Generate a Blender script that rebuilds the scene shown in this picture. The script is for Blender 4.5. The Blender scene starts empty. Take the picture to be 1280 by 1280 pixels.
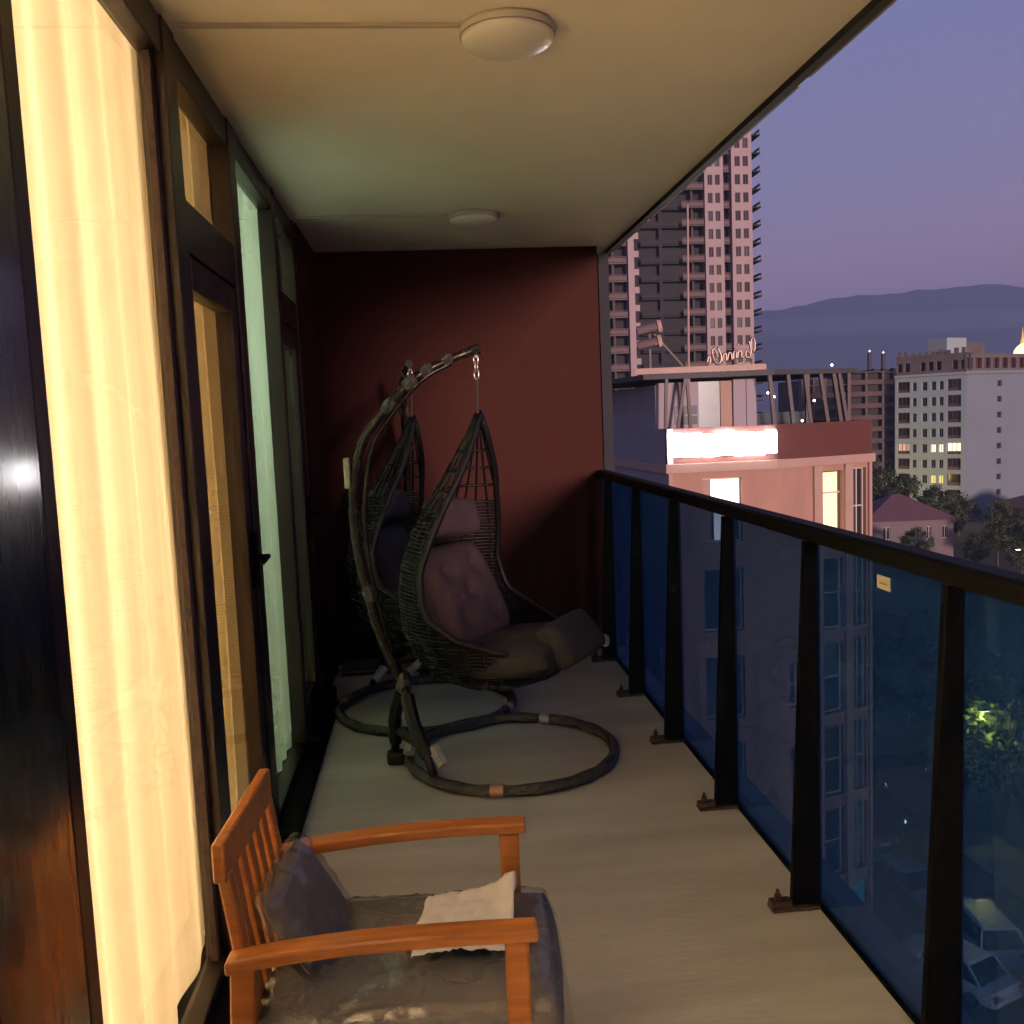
import bpy, bmesh, math, random
from mathutils import Vector, Matrix, noise
R = math.radians
PI = math.pi
rnd = random.Random(7)
sc = bpy.context.scene
COL = sc.collection

# ------------------------------------------------------------------ camera
CAM_Z = 1.497
def make_camera():
    yaw, pitch, roll = R(5.36), R(5.71), R(2.35)
    f = Vector((math.sin(yaw)*math.cos(pitch), math.cos(yaw)*math.cos(pitch), -math.sin(pitch)))
    r = Vector((math.cos(yaw), -math.sin(yaw), 0))
    u = r.cross(f)
    c, s = math.cos(roll), math.sin(roll)
    r2 = c*r - s*u
    u2 = c*u + s*r
    cam = bpy.data.cameras.new('camera')
    cam.sensor_width = 36
    cam.lens = 36*1154.4/1280
    cam.clip_start = 0.05
    cam.clip_end = 20000
    o = bpy.data.objects.new('camera', cam)
    m = Matrix((r2, u2, -f)).transposed().to_4x4()
    m.translation = Vector((0, 0, CAM_Z))
    o.matrix_world = m
    COL.objects.link(o)
    sc.camera = o
make_camera()

# ------------------------------------------------------------------ sky, sun, exposure
SUN_DIR = Vector((-0.17, 0.98, -0.082)).normalized()      # the way the last light travels
world = bpy.data.worlds.new('World')
sc.world = world
world.use_nodes = True
nt = world.node_tree
nt.nodes.clear()
wo = nt.nodes.new('ShaderNodeOutputWorld')
bg = nt.nodes.new('ShaderNodeBackground')
sky = nt.nodes.new('ShaderNodeTexSky')
sky.sky_type = 'NISHITA'
sky.sun_disc = False
sky.sun_elevation = math.asin(-SUN_DIR.z)
sky.sun_rotation = math.atan2(-SUN_DIR.x, -SUN_DIR.y)
sky.altitude = 50
sky.dust_density = 2.0
tc = nt.nodes.new('ShaderNodeTexCoord')
sep = nt.nodes.new('ShaderNodeSeparateXYZ')
ramp = nt.nodes.new('ShaderNodeValToRGB')
nt.links.new(tc.outputs['Generated'], sep.inputs[0])
skn = nt.nodes.new('ShaderNodeTexNoise')
skn.inputs['Scale'].default_value = 2.2
skn.inputs['Detail'].default_value = 4
skm = nt.nodes.new('ShaderNodeMapping')
skm.inputs['Scale'].default_value = (1, 1, 4)
nt.links.new(tc.outputs['Generated'], skm.inputs[0])
nt.links.new(skm.outputs[0], skn.inputs['Vector'])
ska = nt.nodes.new('ShaderNodeMath'); ska.operation = 'MULTIPLY_ADD'
ska.inputs[1].default_value = 0.09
nt.links.new(skn.outputs[0], ska.inputs[0])
skb = nt.nodes.new('ShaderNodeMath'); skb.operation = 'SUBTRACT'; skb.inputs[1].default_value = 0.045
nt.links.new(sep.outputs['Z'], skb.inputs[0])
nt.links.new(skb.outputs[0], ska.inputs[2])
nt.links.new(ska.outputs[0], ramp.inputs[0])
els = ramp.color_ramp.elements
els[0].position = 0.0; els[0].color = (0.30, 0.175, 0.290, 1)
els[1].position = 1.0; els[1].color = (0.045, 0.055, 0.17, 1)
for pos, colr in ((0.10, (0.400, 0.238, 0.375, 1)), (0.20, (0.245, 0.195, 0.365, 1)), (0.34, (0.160, 0.165, 0.360, 1)), (0.55, (0.085, 0.090, 0.230, 1))):
    e = els.new(pos); e.color = colr
mixn = nt.nodes.new('ShaderNodeMix')
mixn.data_type = 'RGBA'; mixn.blend_type = 'ADD'
mixn.inputs[0].default_value = 0.02
nt.links.new(ramp.outputs[0], mixn.inputs[6])
nt.links.new(sky.outputs[0], mixn.inputs[7])
nt.links.new(mixn.outputs[2], bg.inputs[0])
bg.inputs[1].default_value = 1.12
nt.links.new(bg.outputs[0], wo.inputs[0])

sun = bpy.data.lights.new('sun', 'SUN')
sun.energy = 3.5
sun.angle = R(7)
sun.color = (1.0, 0.655, 0.58)
so = bpy.data.objects.new('sun', sun)
so.rotation_euler = SUN_DIR.to_track_quat('-Z', 'Y').to_euler()
so.location = (30, -60, 40)
COL.objects.link(so)

sc.view_settings.view_transform = 'Standard'
sc.view_settings.look = 'None'
sc.view_settings.exposure = 0
sc.view_settings.gamma = 1
sc.view_settings.use_curve_mapping = False
sc.render.engine = 'CYCLES'
sc.cycles.use_denoising = True
sc.cycles.use_adaptive_sampling = True
sc.cycles.adaptive_threshold = 0.02
sc.cycles.max_bounces = 8
sc.cycles.diffuse_bounces = 5
sc.cycles.glossy_bounces = 4
sc.cycles.transmission_bounces = 6
sc.cycles.transparent_max_bounces = 16
sc.cycles.volume_bounces = 0
sc.cycles.sample_clamp_indirect = 30
sc.cycles.caustics_reflective = False
sc.cycles.caustics_refractive = False

# ------------------------------------------------------------------ materials
MATS = {}
def mat(name, col, rough=0.6, metal=0.0, var=0.0, scale=5.0, bump=0.0, bscale=40.0, spec=0.5, stretch=None, emit=None, estr=0.0, objvar=0.0, coat=0.0, col2=None, detail=4.0):
    m = bpy.data.materials.new(name)
    m.use_nodes = True
    t = m.node_tree
    b = t.nodes['Principled BSDF']
    b.inputs['Roughness'].default_value = rough
    b.inputs['Metallic'].default_value = metal
    b.inputs['Specular IOR Level'].default_value = spec
    b.inputs['Coat Weight'].default_value = coat
    b.inputs['Base Color'].default_value = (*col, 1)
    coord = None
    if var or bump or col2:
        tcn = t.nodes.new('ShaderNodeTexCoord')
        coord = tcn.outputs['Object']
        if stretch:
            mp = t.nodes.new('ShaderNodeMapping')
            mp.inputs['Scale'].default_value = stretch
            t.links.new(coord, mp.inputs[0])
            coord = mp.outputs[0]
    if var or col2:
        nz = t.nodes.new('ShaderNodeTexNoise')
        nz.inputs['Scale'].default_value = scale
        nz.inputs['Detail'].default_value = detail
        nz.inputs['Roughness'].default_value = 0.6
        t.links.new(coord, nz.inputs['Vector'])
        rp = t.nodes.new('ShaderNodeValToRGB')
        rp.color_ramp.elements[0].position = 0.3
        rp.color_ramp.elements[1].position = 0.7
        c1 = tuple(max(0, c*(1-var)) for c in col)
        c2 = col2 if col2 else tuple(min(1, c*(1+var)) for c in col)
        rp.color_ramp.elements[0].color = (*c1, 1)
        rp.color_ramp.elements[1].color = (*c2, 1)
        t.links.new(nz.outputs[0], rp.inputs[0])
        out = rp.outputs[0]
        if objvar:
            oi = t.nodes.new('ShaderNodeObjectInfo')
            hs = t.nodes.new('ShaderNodeHueSaturation')
            ma = t.nodes.new('ShaderNodeMapRange')
            ma.inputs[3].default_value = 1-objvar; ma.inputs[4].default_value = 1+objvar
            t.links.new(oi.outputs['Random'], ma.inputs[0])
            t.links.new(ma.outputs[0], hs.inputs['Value'])
            t.links.new(out, hs.inputs['Color'])
            out = hs.outputs[0]
        t.links.new(out, b.inputs['Base Color'])
        rr = t.nodes.new('ShaderNodeMapRange')
        rr.inputs[3].default_value = max(0.02, rough-0.12); rr.inputs[4].default_value = min(1, rough+0.12)
        t.links.new(nz.outputs[0], rr.inputs[0])
        t.links.new(rr.outputs[0], b.inputs['Roughness'])
    if bump:
        nb = t.nodes.new('ShaderNodeTexNoise')
        nb.inputs['Scale'].default_value = bscale
        nb.inputs['Detail'].default_value = 5
        t.links.new(coord, nb.inputs['Vector'])
        bp = t.nodes.new('ShaderNodeBump')
        bp.inputs['Strength'].default_value = bump
        bp.inputs['Distance'].default_value = 0.02
        t.links.new(nb.outputs[0], bp.inputs['Height'])
        t.links.new(bp.outputs[0], b.inputs['Normal'])
    if emit:
        b.inputs['Emission Color'].default_value = (*emit, 1)
        b.inputs['Emission Strength'].default_value = estr
    MATS[name] = m
    return m

def glass(name, tint, refl=0.08, rough=0.02, haze=None, hazeamt=0.0):
    """a thin pane: tinted see-through, mirror on top by angle, optional film"""
    m = bpy.data.materials.new(name)
    m.use_nodes = True
    t = m.node_tree
    t.nodes.clear()
    o = t.nodes.new('ShaderNodeOutputMaterial')
    tr = t.nodes.new('ShaderNodeBsdfTransparent'); tr.inputs[0].default_value = (*tint, 1)
    gl = t.nodes.new('ShaderNodeBsdfGlossy'); gl.inputs['Roughness'].default_value = rough
    lw = t.nodes.new('ShaderNodeLayerWeight'); lw.inputs[0].default_value = 0.35
    mr = t.nodes.new('ShaderNodeMapRange'); mr.inputs[3].default_value = refl*0.4; mr.inputs[4].default_value = min(1, refl*5)
    pw = t.nodes.new('ShaderNodeMath'); pw.operation = 'POWER'; pw.inputs[1].default_value = 2.5
    t.links.new(lw.outputs['Facing'], pw.inputs[0])
    t.links.new(pw.outputs[0], mr.inputs[0])
    base = tr.outputs[0]
    if haze:
        df = t.nodes.new('ShaderNodeBsdfDiffuse'); df.inputs[0].default_value = (*haze, 1)
        tl = t.nodes.new('ShaderNodeBsdfTranslucent'); tl.inputs[0].default_value = (*haze, 1)
        ms = t.nodes.new('ShaderNodeMixShader'); ms.inputs[0].default_value = 0.5
        t.links.new(df.outputs[0], ms.inputs[1]); t.links.new(tl.outputs[0], ms.inputs[2])
        nz = t.nodes.new('ShaderNodeTexNoise'); nz.inputs['Scale'].default_value = 3.0
        cm = t.nodes.new('ShaderNodeTexCoord'); t.links.new(cm.outputs['Object'], nz.inputs['Vector'])
        hm = t.nodes.new('ShaderNodeMapRange'); hm.inputs[3].default_value = hazeamt*0.6; hm.inputs[4].default_value = hazeamt*1.4
        t.links.new(nz.outputs[0], hm.inputs[0])
        m2 = t.nodes.new('ShaderNodeMixShader')
        t.links.new(hm.outputs[0], m2.inputs[0])
        t.links.new(base, m2.inputs[1]); t.links.new(ms.outputs[0], m2.inputs[2])
        base = m2.outputs[0]
    mx = t.nodes.new('ShaderNodeMixShader')
    t.links.new(mr.outputs[0], mx.inputs[0])
    t.links.new(base, mx.inputs[1]); t.links.new(gl.outputs[0], mx.inputs[2])
    t.links.new(mx.outputs[0], o.inputs[0])
    MATS[name] = m
    return m

def fabric_translucent(name, col, trans=0.55, gather=True):
    m = bpy.data.materials.new(name)
    m.use_nodes = True
    t = m.node_tree
    t.nodes.clear()
    o = t.nodes.new('ShaderNodeOutputMaterial')
    df = t.nodes.new('ShaderNodeBsdfDiffuse'); tl = t.nodes.new('ShaderNodeBsdfTranslucent')
    cm = t.nodes.new('ShaderNodeTexCoord'); mp = t.nodes.new('ShaderNodeMapping'); mp.inputs['Scale'].default_value = (14, 14, 0.25)
    nz = t.nodes.new('ShaderNodeTexNoise'); nz.inputs['Scale'].default_value = 1.0; nz.inputs['Detail'].default_value = 3
    rp = t.nodes.new('ShaderNodeValToRGB')
    rp.color_ramp.elements[0].position = 0.3; rp.color_ramp.elements[1].position = 0.7
    rp.color_ramp.elements[0].color = (*[c*0.82 for c in col], 1); rp.color_ramp.elements[1].color = (*[min(1, c*1.08) for c in col], 1)
    t.links.new(cm.outputs['Object'], mp.inputs[0]); t.links.new(mp.outputs[0], nz.inputs['Vector']); t.links.new(nz.outputs[0], rp.inputs[0])
    t.links.new(rp.outputs[0], df.inputs[0]); t.links.new(rp.outputs[0], tl.inputs[0])
    mx = t.nodes.new('ShaderNodeMixShader'); mx.inputs[0].default_value = trans
    t.links.new(df.outputs[0], mx.inputs[1]); t.links.new(tl.outputs[0], mx.inputs[2])
    t.links.new(mx.outputs[0], o.inputs[0])
    MATS[name] = m
    return m

def leafmat(name, c1, c2):
    m = mat(name, c1, rough=0.55, var=0.4, scale=0.8, col2=c2, objvar=0.25, spec=0.3)
    return m

# balcony
mat('concrete_floor', (0.55, 0.55, 0.54), rough=0.55, var=0.20, scale=1.8, stretch=(0.5, 2.2, 1), detail=9, bump=0.12, bscale=25)
mat('ceiling_paint', (0.86, 0.79, 0.67), rough=0.85, var=0.06, scale=1.5, bump=0.05, bscale=60)
mat('wall_red', (0.054, 0.0175, 0.0140), rough=0.8, spec=0.15, var=0.10, scale=2.0, bump=0.25, bscale=70)
mat('wall_grey', (0.020, 0.023, 0.032), rough=0.8, var=0.08, scale=3)
mat('frame_brown', (0.030, 0.018, 0.014), rough=0.38, var=0.12, scale=8)
mat('frame_black', (0.0035, 0.0035, 0.004), rough=0.6, var=0.2, scale=6, spec=0.15)
mat('panel_dark', (0.006, 0.006, 0.007), rough=0.28, var=0.15, scale=6, stretch=(6, 6, 0.4), coat=1.0)
MATS['panel_dark'].node_tree.nodes['Principled BSDF'].inputs['Coat Roughness'].default_value = 0.12
mat('slab_trim', (0.007, 0.007, 0.008), rough=0.6, spec=0.2)
mat('trim_metal', (0.22, 0.22, 0.24), rough=0.6)
glass('window_pane', (0.93, 0.93, 0.90), refl=0.10)
glass('rail_glass', (0.36, 0.47, 0.58), refl=0.05, haze=(0.032, 0.115, 0.300), hazeamt=0.44)
fabric_translucent('curtain_cream', (0.78, 0.73, 0.62), 0.6)
fabric_translucent('curtain_olive', (0.44, 0.36, 0.21), 0.5)
fabric_translucent('curtain_pale', (0.37, 0.44, 0.38), 0.55)
mat('room_plaster', (0.72, 0.68, 0.60), rough=0.9)
mat('lamp_opal', (0.72, 0.70, 0.64), rough=0.35)
mat('lamp_base', (0.50, 0.46, 0.38), rough=0.5)
mat('cable_strip', (0.50, 0.44, 0.34), rough=0.7)
mat('rust_bracket', (0.075, 0.045, 0.038), rough=0.6, var=0.4, scale=40)
mat('sticker', (0.58, 0.55, 0.40), rough=0.6)
mat('sticker_ink', (0.25, 0.22, 0.14), rough=0.6)
# furniture
mat('orange_wood', (0.47, 0.165, 0.036), rough=0.42, var=0.28, scale=3.0, stretch=(1.5, 14, 14), bump=0.08, bscale=12, coat=0.25)
mat('cushion_grey', (0.20, 0.20, 0.21), rough=0.85, var=0.15, scale=12, bump=0.2, bscale=180)
mat('pillow_grey', (0.16, 0.145, 0.15), rough=0.8, var=0.15, scale=12)
mat('paper', (0.80, 0.80, 0.84), rough=0.8, var=0.04, scale=10)
glass('plastic_film', (0.95, 0.95, 0.96), refl=0.16, rough=0.09, haze=(0.7, 0.7, 0.75), hazeamt=0.07)
mat('rattan_dark', (0.006, 0.0055, 0.0055), rough=0.5, var=0.3, scale=60)
mat('stand_metal', (0.040, 0.034, 0.028), rough=0.25, metal=0.4, var=0.3, scale=25)
mat('wrap_foam', (0.085, 0.080, 0.070), rough=0.32, var=0.45, scale=22, bump=0.5, bscale=60)
mat('wrap_black', (0.014, 0.013, 0.013), rough=0.5, var=0.2, scale=20)
mat('wrap_white', (0.50, 0.48, 0.50), rough=0.4, var=0.2, scale=30)
mat('tape_tan', (0.45, 0.27, 0.19), rough=0.45)
mat('tag_pale', (0.55, 0.56, 0.36), rough=0.5, var=0.15, scale=40)
mat('chain_steel', (0.55, 0.52, 0.48), rough=0.25, metal=0.9)
mat('cushion_mauve', (0.082, 0.050, 0.053), rough=0.9, var=0.12, scale=14, bump=0.15, bscale=120)
mat('cushion_seat', (0.045, 0.042, 0.040), rough=0.9, var=0.12, scale=14, bump=0.15, bscale=120)
mat('box_grey', (0.09, 0.09, 0.09), rough=0.7, var=0.2, scale=10)
# city
mat('asphalt', (0.050, 0.048, 0.050), rough=0.85, var=0.25, scale=0.6)
mat('ground_dark', (0.055, 0.060, 0.045), rough=0.95, var=0.4, scale=0.05)
mat('paving', (0.17, 0.16, 0.155), rough=0.85, var=0.15, scale=0.8)
mat('kerb_stone', (0.28, 0.27, 0.26), rough=0.8, var=0.1, scale=2)
mat('road_paint', (0.72, 0.72, 0.70), rough=0.6, var=0.15, scale=4)
mat('pink_render', (0.36, 0.215, 0.165), rough=0.85, var=0.13, scale=0.9, stretch=(1, 1, 0.35), detail=8, bump=0.05, bscale=8)
mat('pink_trim', (0.38, 0.265, 0.22), rough=0.8, var=0.06, scale=1)
mat('parapet_red', (0.095, 0.030, 0.024), rough=0.75, var=0.12, scale=0.8)
mat('side_grey', (0.26, 0.26, 0.27), rough=0.85, var=0.1, scale=0.7)
mat('roof_dark', (0.045, 0.045, 0.05), rough=0.7, var=0.2, scale=1)
mat('steel_dark', (0.045, 0.032, 0.034), rough=0.5)
mat('white_pink', (0.30, 0.27, 0.32), rough=0.7, var=0.05, scale=1)
mat('teal_panel', (0.10, 0.19, 0.22), rough=0.25, var=0.1, scale=1)
mat('win_dark', (0.022, 0.024, 0.028), rough=0.10)
mat('win_teal', (0.05, 0.085, 0.11), rough=0.12)
mat('win_frame', (0.55, 0.50, 0.48), rough=0.5)
mat('win_frame_dark', (0.10, 0.055, 0.05), rough=0.5)
mat('sign_white', (0.9, 0.9, 0.9), rough=0.4, emit=(1.0, 0.97, 0.98), estr=45.0)
mat('lit_warm', (0.8, 0.7, 0.4), rough=0.6, emit=(1.0, 0.70, 0.33), estr=1.25)
mat('lit_white', (0.9, 0.8, 0.7), rough=0.6, emit=(1.0, 0.86, 0.74), estr=2.4)
mat('lit_far', (0.8, 0.7, 0.5), rough=0.6, emit=(1.0, 0.80, 0.52), estr=1.5)
mat('lit_yellow', (0.8, 0.7, 0.2), rough=0.6, emit=(1.0, 0.80, 0.28), estr=0.8)
mat('lit_dim', (0.5, 0.4, 0.3), rough=0.6, emit=(1.0, 0.62, 0.48), estr=0.35)
mat('lit_teal', (0.1, 0.4, 0.5), rough=0.5, emit=(0.12, 0.62, 0.80), estr=0.35)
mat('bulb_white', (1, 1, 1), rough=0.5, emit=(1.0, 0.95, 0.95), estr=10.0)
mat('lamp_glow', (1, 1, 0.8), rough=0.5, emit=(1.0, 0.92, 0.55), estr=25.0)
mat('dome_gold', (0.8, 0.6, 0.2), rough=0.5, emit=(1.0, 0.86, 0.50), estr=1.5)
mat('spire_gold', (0.6, 0.42, 0.1), rough=0.4, emit=(1.0, 0.66, 0.16), estr=0.5)
mat('sign_chrome', (0.34, 0.27, 0.22), rough=0.38, metal=0.8)
mat('tower_panel', (0.335, 0.27, 0.275), rough=0.8, var=0.05, scale=0.3)
mat('tower_concrete', (0.085, 0.066, 0.066), rough=0.9, var=0.18, scale=0.2)
mat('tower_dark', (0.030, 0.030, 0.034), rough=0.9, var=0.25, scale=0.25)
mat('tower_rail', (0.115, 0.078, 0.080), rough=0.7, var=0.25, scale=0.5)
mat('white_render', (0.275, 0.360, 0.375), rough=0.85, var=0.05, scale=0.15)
mat('white_render_shaded', (0.165, 0.205, 0.245), rough=0.85, var=0.05, scale=0.15)  # shaded copy of white_render: the right face's shade is put into the colour
mat('raw_concrete', (0.12, 0.105, 0.10), rough=0.9, var=0.2, scale=0.3)
mat('brown_block', (0.105, 0.070, 0.066), rough=0.9, var=0.2, scale=0.2)
mat('dark_block', (0.040, 0.034, 0.034), rough=0.9, var=0.2, scale=0.2)
mat('mast_hazed', (0.055, 0.055, 0.085), rough=0.9)  # haze over the far masts painted in as a sky-like bluish grey
mat('house_wall', (0.15, 0.125, 0.135), rough=0.85, var=0.06, scale=0.4)
mat('roof_red', (0.13, 0.062, 0.075), rough=0.8, var=0.15, scale=2, stretch=(1, 1, 6))
mat('hill_green', (0.045, 0.050, 0.060), rough=1.0, var=0.3, scale=0.004)
mat('bark', (0.075, 0.055, 0.04), rough=0.9, var=0.3, scale=6)
leafmat('leaf_dark', (0.035, 0.055, 0.025), (0.065, 0.085, 0.035))
leafmat('leaf_mid', (0.050, 0.085, 0.030), (0.085, 0.125, 0.040))
mat('car_white', (0.86, 0.87, 0.89), rough=0.25, coat=0.6)
mat('car_silver', (0.42, 0.45, 0.48), rough=0.25, metal=0.6, coat=0.6)
mat('car_dark', (0.03, 0.032, 0.04), rough=0.25, coat=0.6)
mat('car_glass', (0.012, 0.014, 0.018), rough=0.06)
mat('tyre', (0.02, 0.02, 0.02), rough=0.85)
mat('rim', (0.4, 0.4, 0.42), rough=0.35, metal=0.7)
mat('tail_red', (0.35, 0.02, 0.02), rough=0.3)
mat('head_lamp', (0.8, 0.8, 0.85), rough=0.15)
mat('head_lit', (0.9, 0.95, 1.0), rough=0.2, emit=(0.85, 0.95, 1.0), estr=8.0)

# ------------------------------------------------------------------ mesh helpers
class MB:
    def __init__(s): s.v = []; s.f = []
    def add(s, vs, fs):
        n = len(s.v); s.v += [tuple(v) for v in vs]; s.f += [tuple(i+n for i in f) for f in fs]; return s
    def box(s, x0, x1, y0, y1, z0, z1):
        return s.add([(x0,y0,z0),(x1,y0,z0),(x1,y1,z0),(x0,y1,z0),(x0,y0,z1),(x1,y0,z1),(x1,y1,z1),(x0,y1,z1)],
                     [(0,3,2,1),(4,5,6,7),(0,1,5,4),(1,2,6,5),(2,3,7,6),(3,0,4,7)])
    def hexa(s, b, t):                                  # four bottom and four top corners, counter-clockwise
        return s.add(list(b)+list(t), [(0,3,2,1),(4,5,6,7),(0,1,5,4),(1,2,6,5),(2,3,7,6),(3,0,4,7)])
    def beam(s, a, b, w, h=None, up=(0,0,1)):
        a, b = Vector(a), Vector(b); h = h or w
        d = (b-a).normalized(); u = Vector(up)
        if abs(d.dot(u)) > 0.98: u = Vector((0,1,0))
        x = d.cross(u).normalized()*w/2; y = x.cross(d).normalized()*h/2
        return s.hexa([a-x-y, a+x-y, a+x+y, a-x+y], [b-x-y, b+x-y, b+x+y, b-x+y])
    def tube(s, pts, r, n=8, closed=False, caps=True):
        pts = [Vector(p) for p in pts]; m = len(pts)
        rs = r if isinstance(r, (list, tuple)) else [r]*m
        base = len(s.v); prev = None
        for i, p in enumerate(pts):
            if closed: d = pts[(i+1) % m]-pts[i-1]
            else: d = pts[min(i+1, m-1)]-pts[max(i-1, 0)]
            d.normalize()
            if prev is None:
                u = Vector((0,0,1)) if abs(d.z) < 0.9 else Vector((1,0,0))
                a = d.cross(u).normalized()
            else:
                a = (prev - d*prev.dot(d)).normalized()
            prev = a; b = d.cross(a)
            for k in range(n):
                t = 2*PI*k/n
                q = p+(a*math.cos(t)+b*math.sin(t))*rs[i]
                s.v.append(tuple(q))
        for i in range(m if closed else m-1):
            j = (i+1) % m
            for k in range(n):
                s.f.append((base+i*n+k, base+i*n+(k+1) % n, base+j*n+(k+1) % n, base+j*n+k))
        if caps and not closed:
            s.f.append(tuple(base+k for k in range(n))[::-1]); s.f.append(tuple(base+(m-1)*n+k for k in range(n)))
        return s
    def lathe(s, prof, n=24, c=(0,0,0)):
        base = len(s.v)
        for r, z in prof:
            for k in range(n):
                t = 2*PI*k/n; s.v.append((c[0]+r*math.cos(t), c[1]+r*math.sin(t), c[2]+z))
        for i in range(len(prof)-1):
            for k in range(n):
                s.f.append((base+i*n+k, base+i*n+(k+1) % n, base+(i+1)*n+(k+1) % n, base+(i+1)*n+k))
        if prof[0][0] > 1e-4: s.f.append(tuple(base+k for k in range(n))[::-1])
        if prof[-1][0] > 1e-4: s.f.append(tuple(base+(len(prof)-1)*n+k for k in range(n)))
        return s
    def prism(s, poly, z0, z1):                         # plan polygon (counter-clockwise), extruded
        n = len(poly)
        return s.add([(x,y,z0) for x,y in poly]+[(x,y,z1) for x,y in poly],
                     [tuple(range(n))[::-1], tuple(range(n, 2*n))]+[(i,(i+1) % n,n+(i+1) % n,n+i) for i in range(n)])
    def grid(s, fn, nu, nv, wrap=False):
        base = len(s.v)
        for i in range(nu+1):
            for j in range(nv+1): s.v.append(tuple(fn(i/nu, j/nv)))
        for i in range(nu):
            for j in range(nv):
                a = base+i*(nv+1)+j
                s.f.append((a, a+nv+1, a+nv+2, a+1))
        return s
    def mesh(s, name, m=None, smooth=False):
        me = bpy.data.meshes.new(name)
        me.from_pydata(s.v, [], s.f); me.update()
        if m: me.materials.append(MATS[m])
        if smooth:
            for p in me.polygons: p.use_smooth = True
        return me
    def build(s, name, m, parent=None, smooth=False, bevel=0.0, seg=2, loc=None, fix=False):
        me = s.mesh(name, m, smooth)
        if fix:
            bm = bmesh.new(); bm.from_mesh(me); bmesh.ops.remove_doubles(bm, verts=bm.verts, dist=1e-5)
            bmesh.ops.recalc_face_normals(bm, faces=bm.faces); bm.to_mesh(me); bm.free()
        return link(name, me, parent, bevel, seg, loc)

def link(name, me, parent=None, bevel=0.0, seg=2, loc=None):
    o = bpy.data.objects.new(name, me)
    COL.objects.link(o)
    if parent: o.parent = parent
    if loc: o.location = loc
    if bevel:
        b = o.modifiers.new('bevel', 'BEVEL'); b.width = bevel; b.segments = seg; b.limit_method = 'ANGLE'
        for p in me.polygons: p.use_smooth = False
    return o

def empty(name, loc=(0,0,0), rz=0.0):
    o = bpy.data.objects.new(name, None)
    o.empty_display_size = 0.2
    o.location = loc; o.rotation_euler = (0, 0, rz)
    COL.objects.link(o)
    return o

def tag(o, label, cat, group=None):
    o['label'] = label; o['category'] = cat
    if group: o['group'] = group
    return o
def struct(o):
    o['kind'] = 'structure'; return o
def stuff(o):
    o['kind'] = 'stuff'; return o
def copy_tree(o, parent=None):
    c = o.copy(); COL.objects.link(c); c.parent = parent
    for ch in o.children: copy_tree(ch, c)
    return c

# ------------------------------------------------------------------ dimensions of the balcony
XL, XR, ZC, YB, YE = -0.60, 1.12, 2.55, 5.79, -1.8

def build_shell():
    m = MB().box(XL-0.02, XR+0.14, YE, YB, -0.22, 0.0)
    struct(m.build('balcony_floor', 'concrete_floor'))
    t = MB().box(XR+0.02, XR+0.05, YE, YB-0.004, 0.003, 0.018)
    struct(t.build('floor_edge_strip', 'kerb_stone'))
    c = MB().box(XL-0.25, 1.228, YE, YB+0.3, ZC, ZC+0.28)
    struct(c.build('balcony_ceiling', 'ceiling_paint'))
    e = MB().box(1.230, 1.262, YE, YB+0.3, ZC-0.022, ZC+0.285)
    struct(e.build('ceiling_edge_trim', 'slab_trim'))
    e2 = MB()
    y = 2.0
    while y < YB:
        e2.box(1.264, 1.274, y, min(y+0.92, YB+0.28), ZC-0.020, ZC-0.008); y += 1.0
    struct(e2.build('ceiling_drip_profile', 'trim_metal'))
    # end wall, painted red, with a bare grey pier outside of it
    w = empty('end_wall', (0.27, YB, 0))
    MB().box(XL-0.27-0.25, XR+0.02-0.27, 0, 0.24, -0.2, ZC-0.002).build('painted_wall', 'wall_red', w)
    MB().box(XR+0.022-0.27, XR+0.085-0.27, -0.02, 0.24, -0.2, ZC-0.05).build('pier', 'wall_grey', w)
    tag(w, 'dark red painted wall closing the far end of the balcony', 'wall')
    w2 = empty('end_wall', (0.27, YE, 0))  # unseen wall, set this close to keep low sun off the far wall's left
    MB().box(XL-0.27-0.25, XR+0.02-0.27, -0.24, -0.003, -0.2, ZC-0.002).build('painted_wall', 'wall_red', w2)
    tag(w2, 'unseen red wall behind the viewer, placed to cut off the low sun', 'wall')
    # the piece of house wall after the last glazed door
    s = MB().box(XL-0.22, XL+0.01, 4.955, YB-0.003, -0.002, ZC-0.003).build('side_wall', 'wall_red')
    tag(s, 'dark red strip of house wall between last door and end wall', 'wall')
build_shell()

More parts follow.
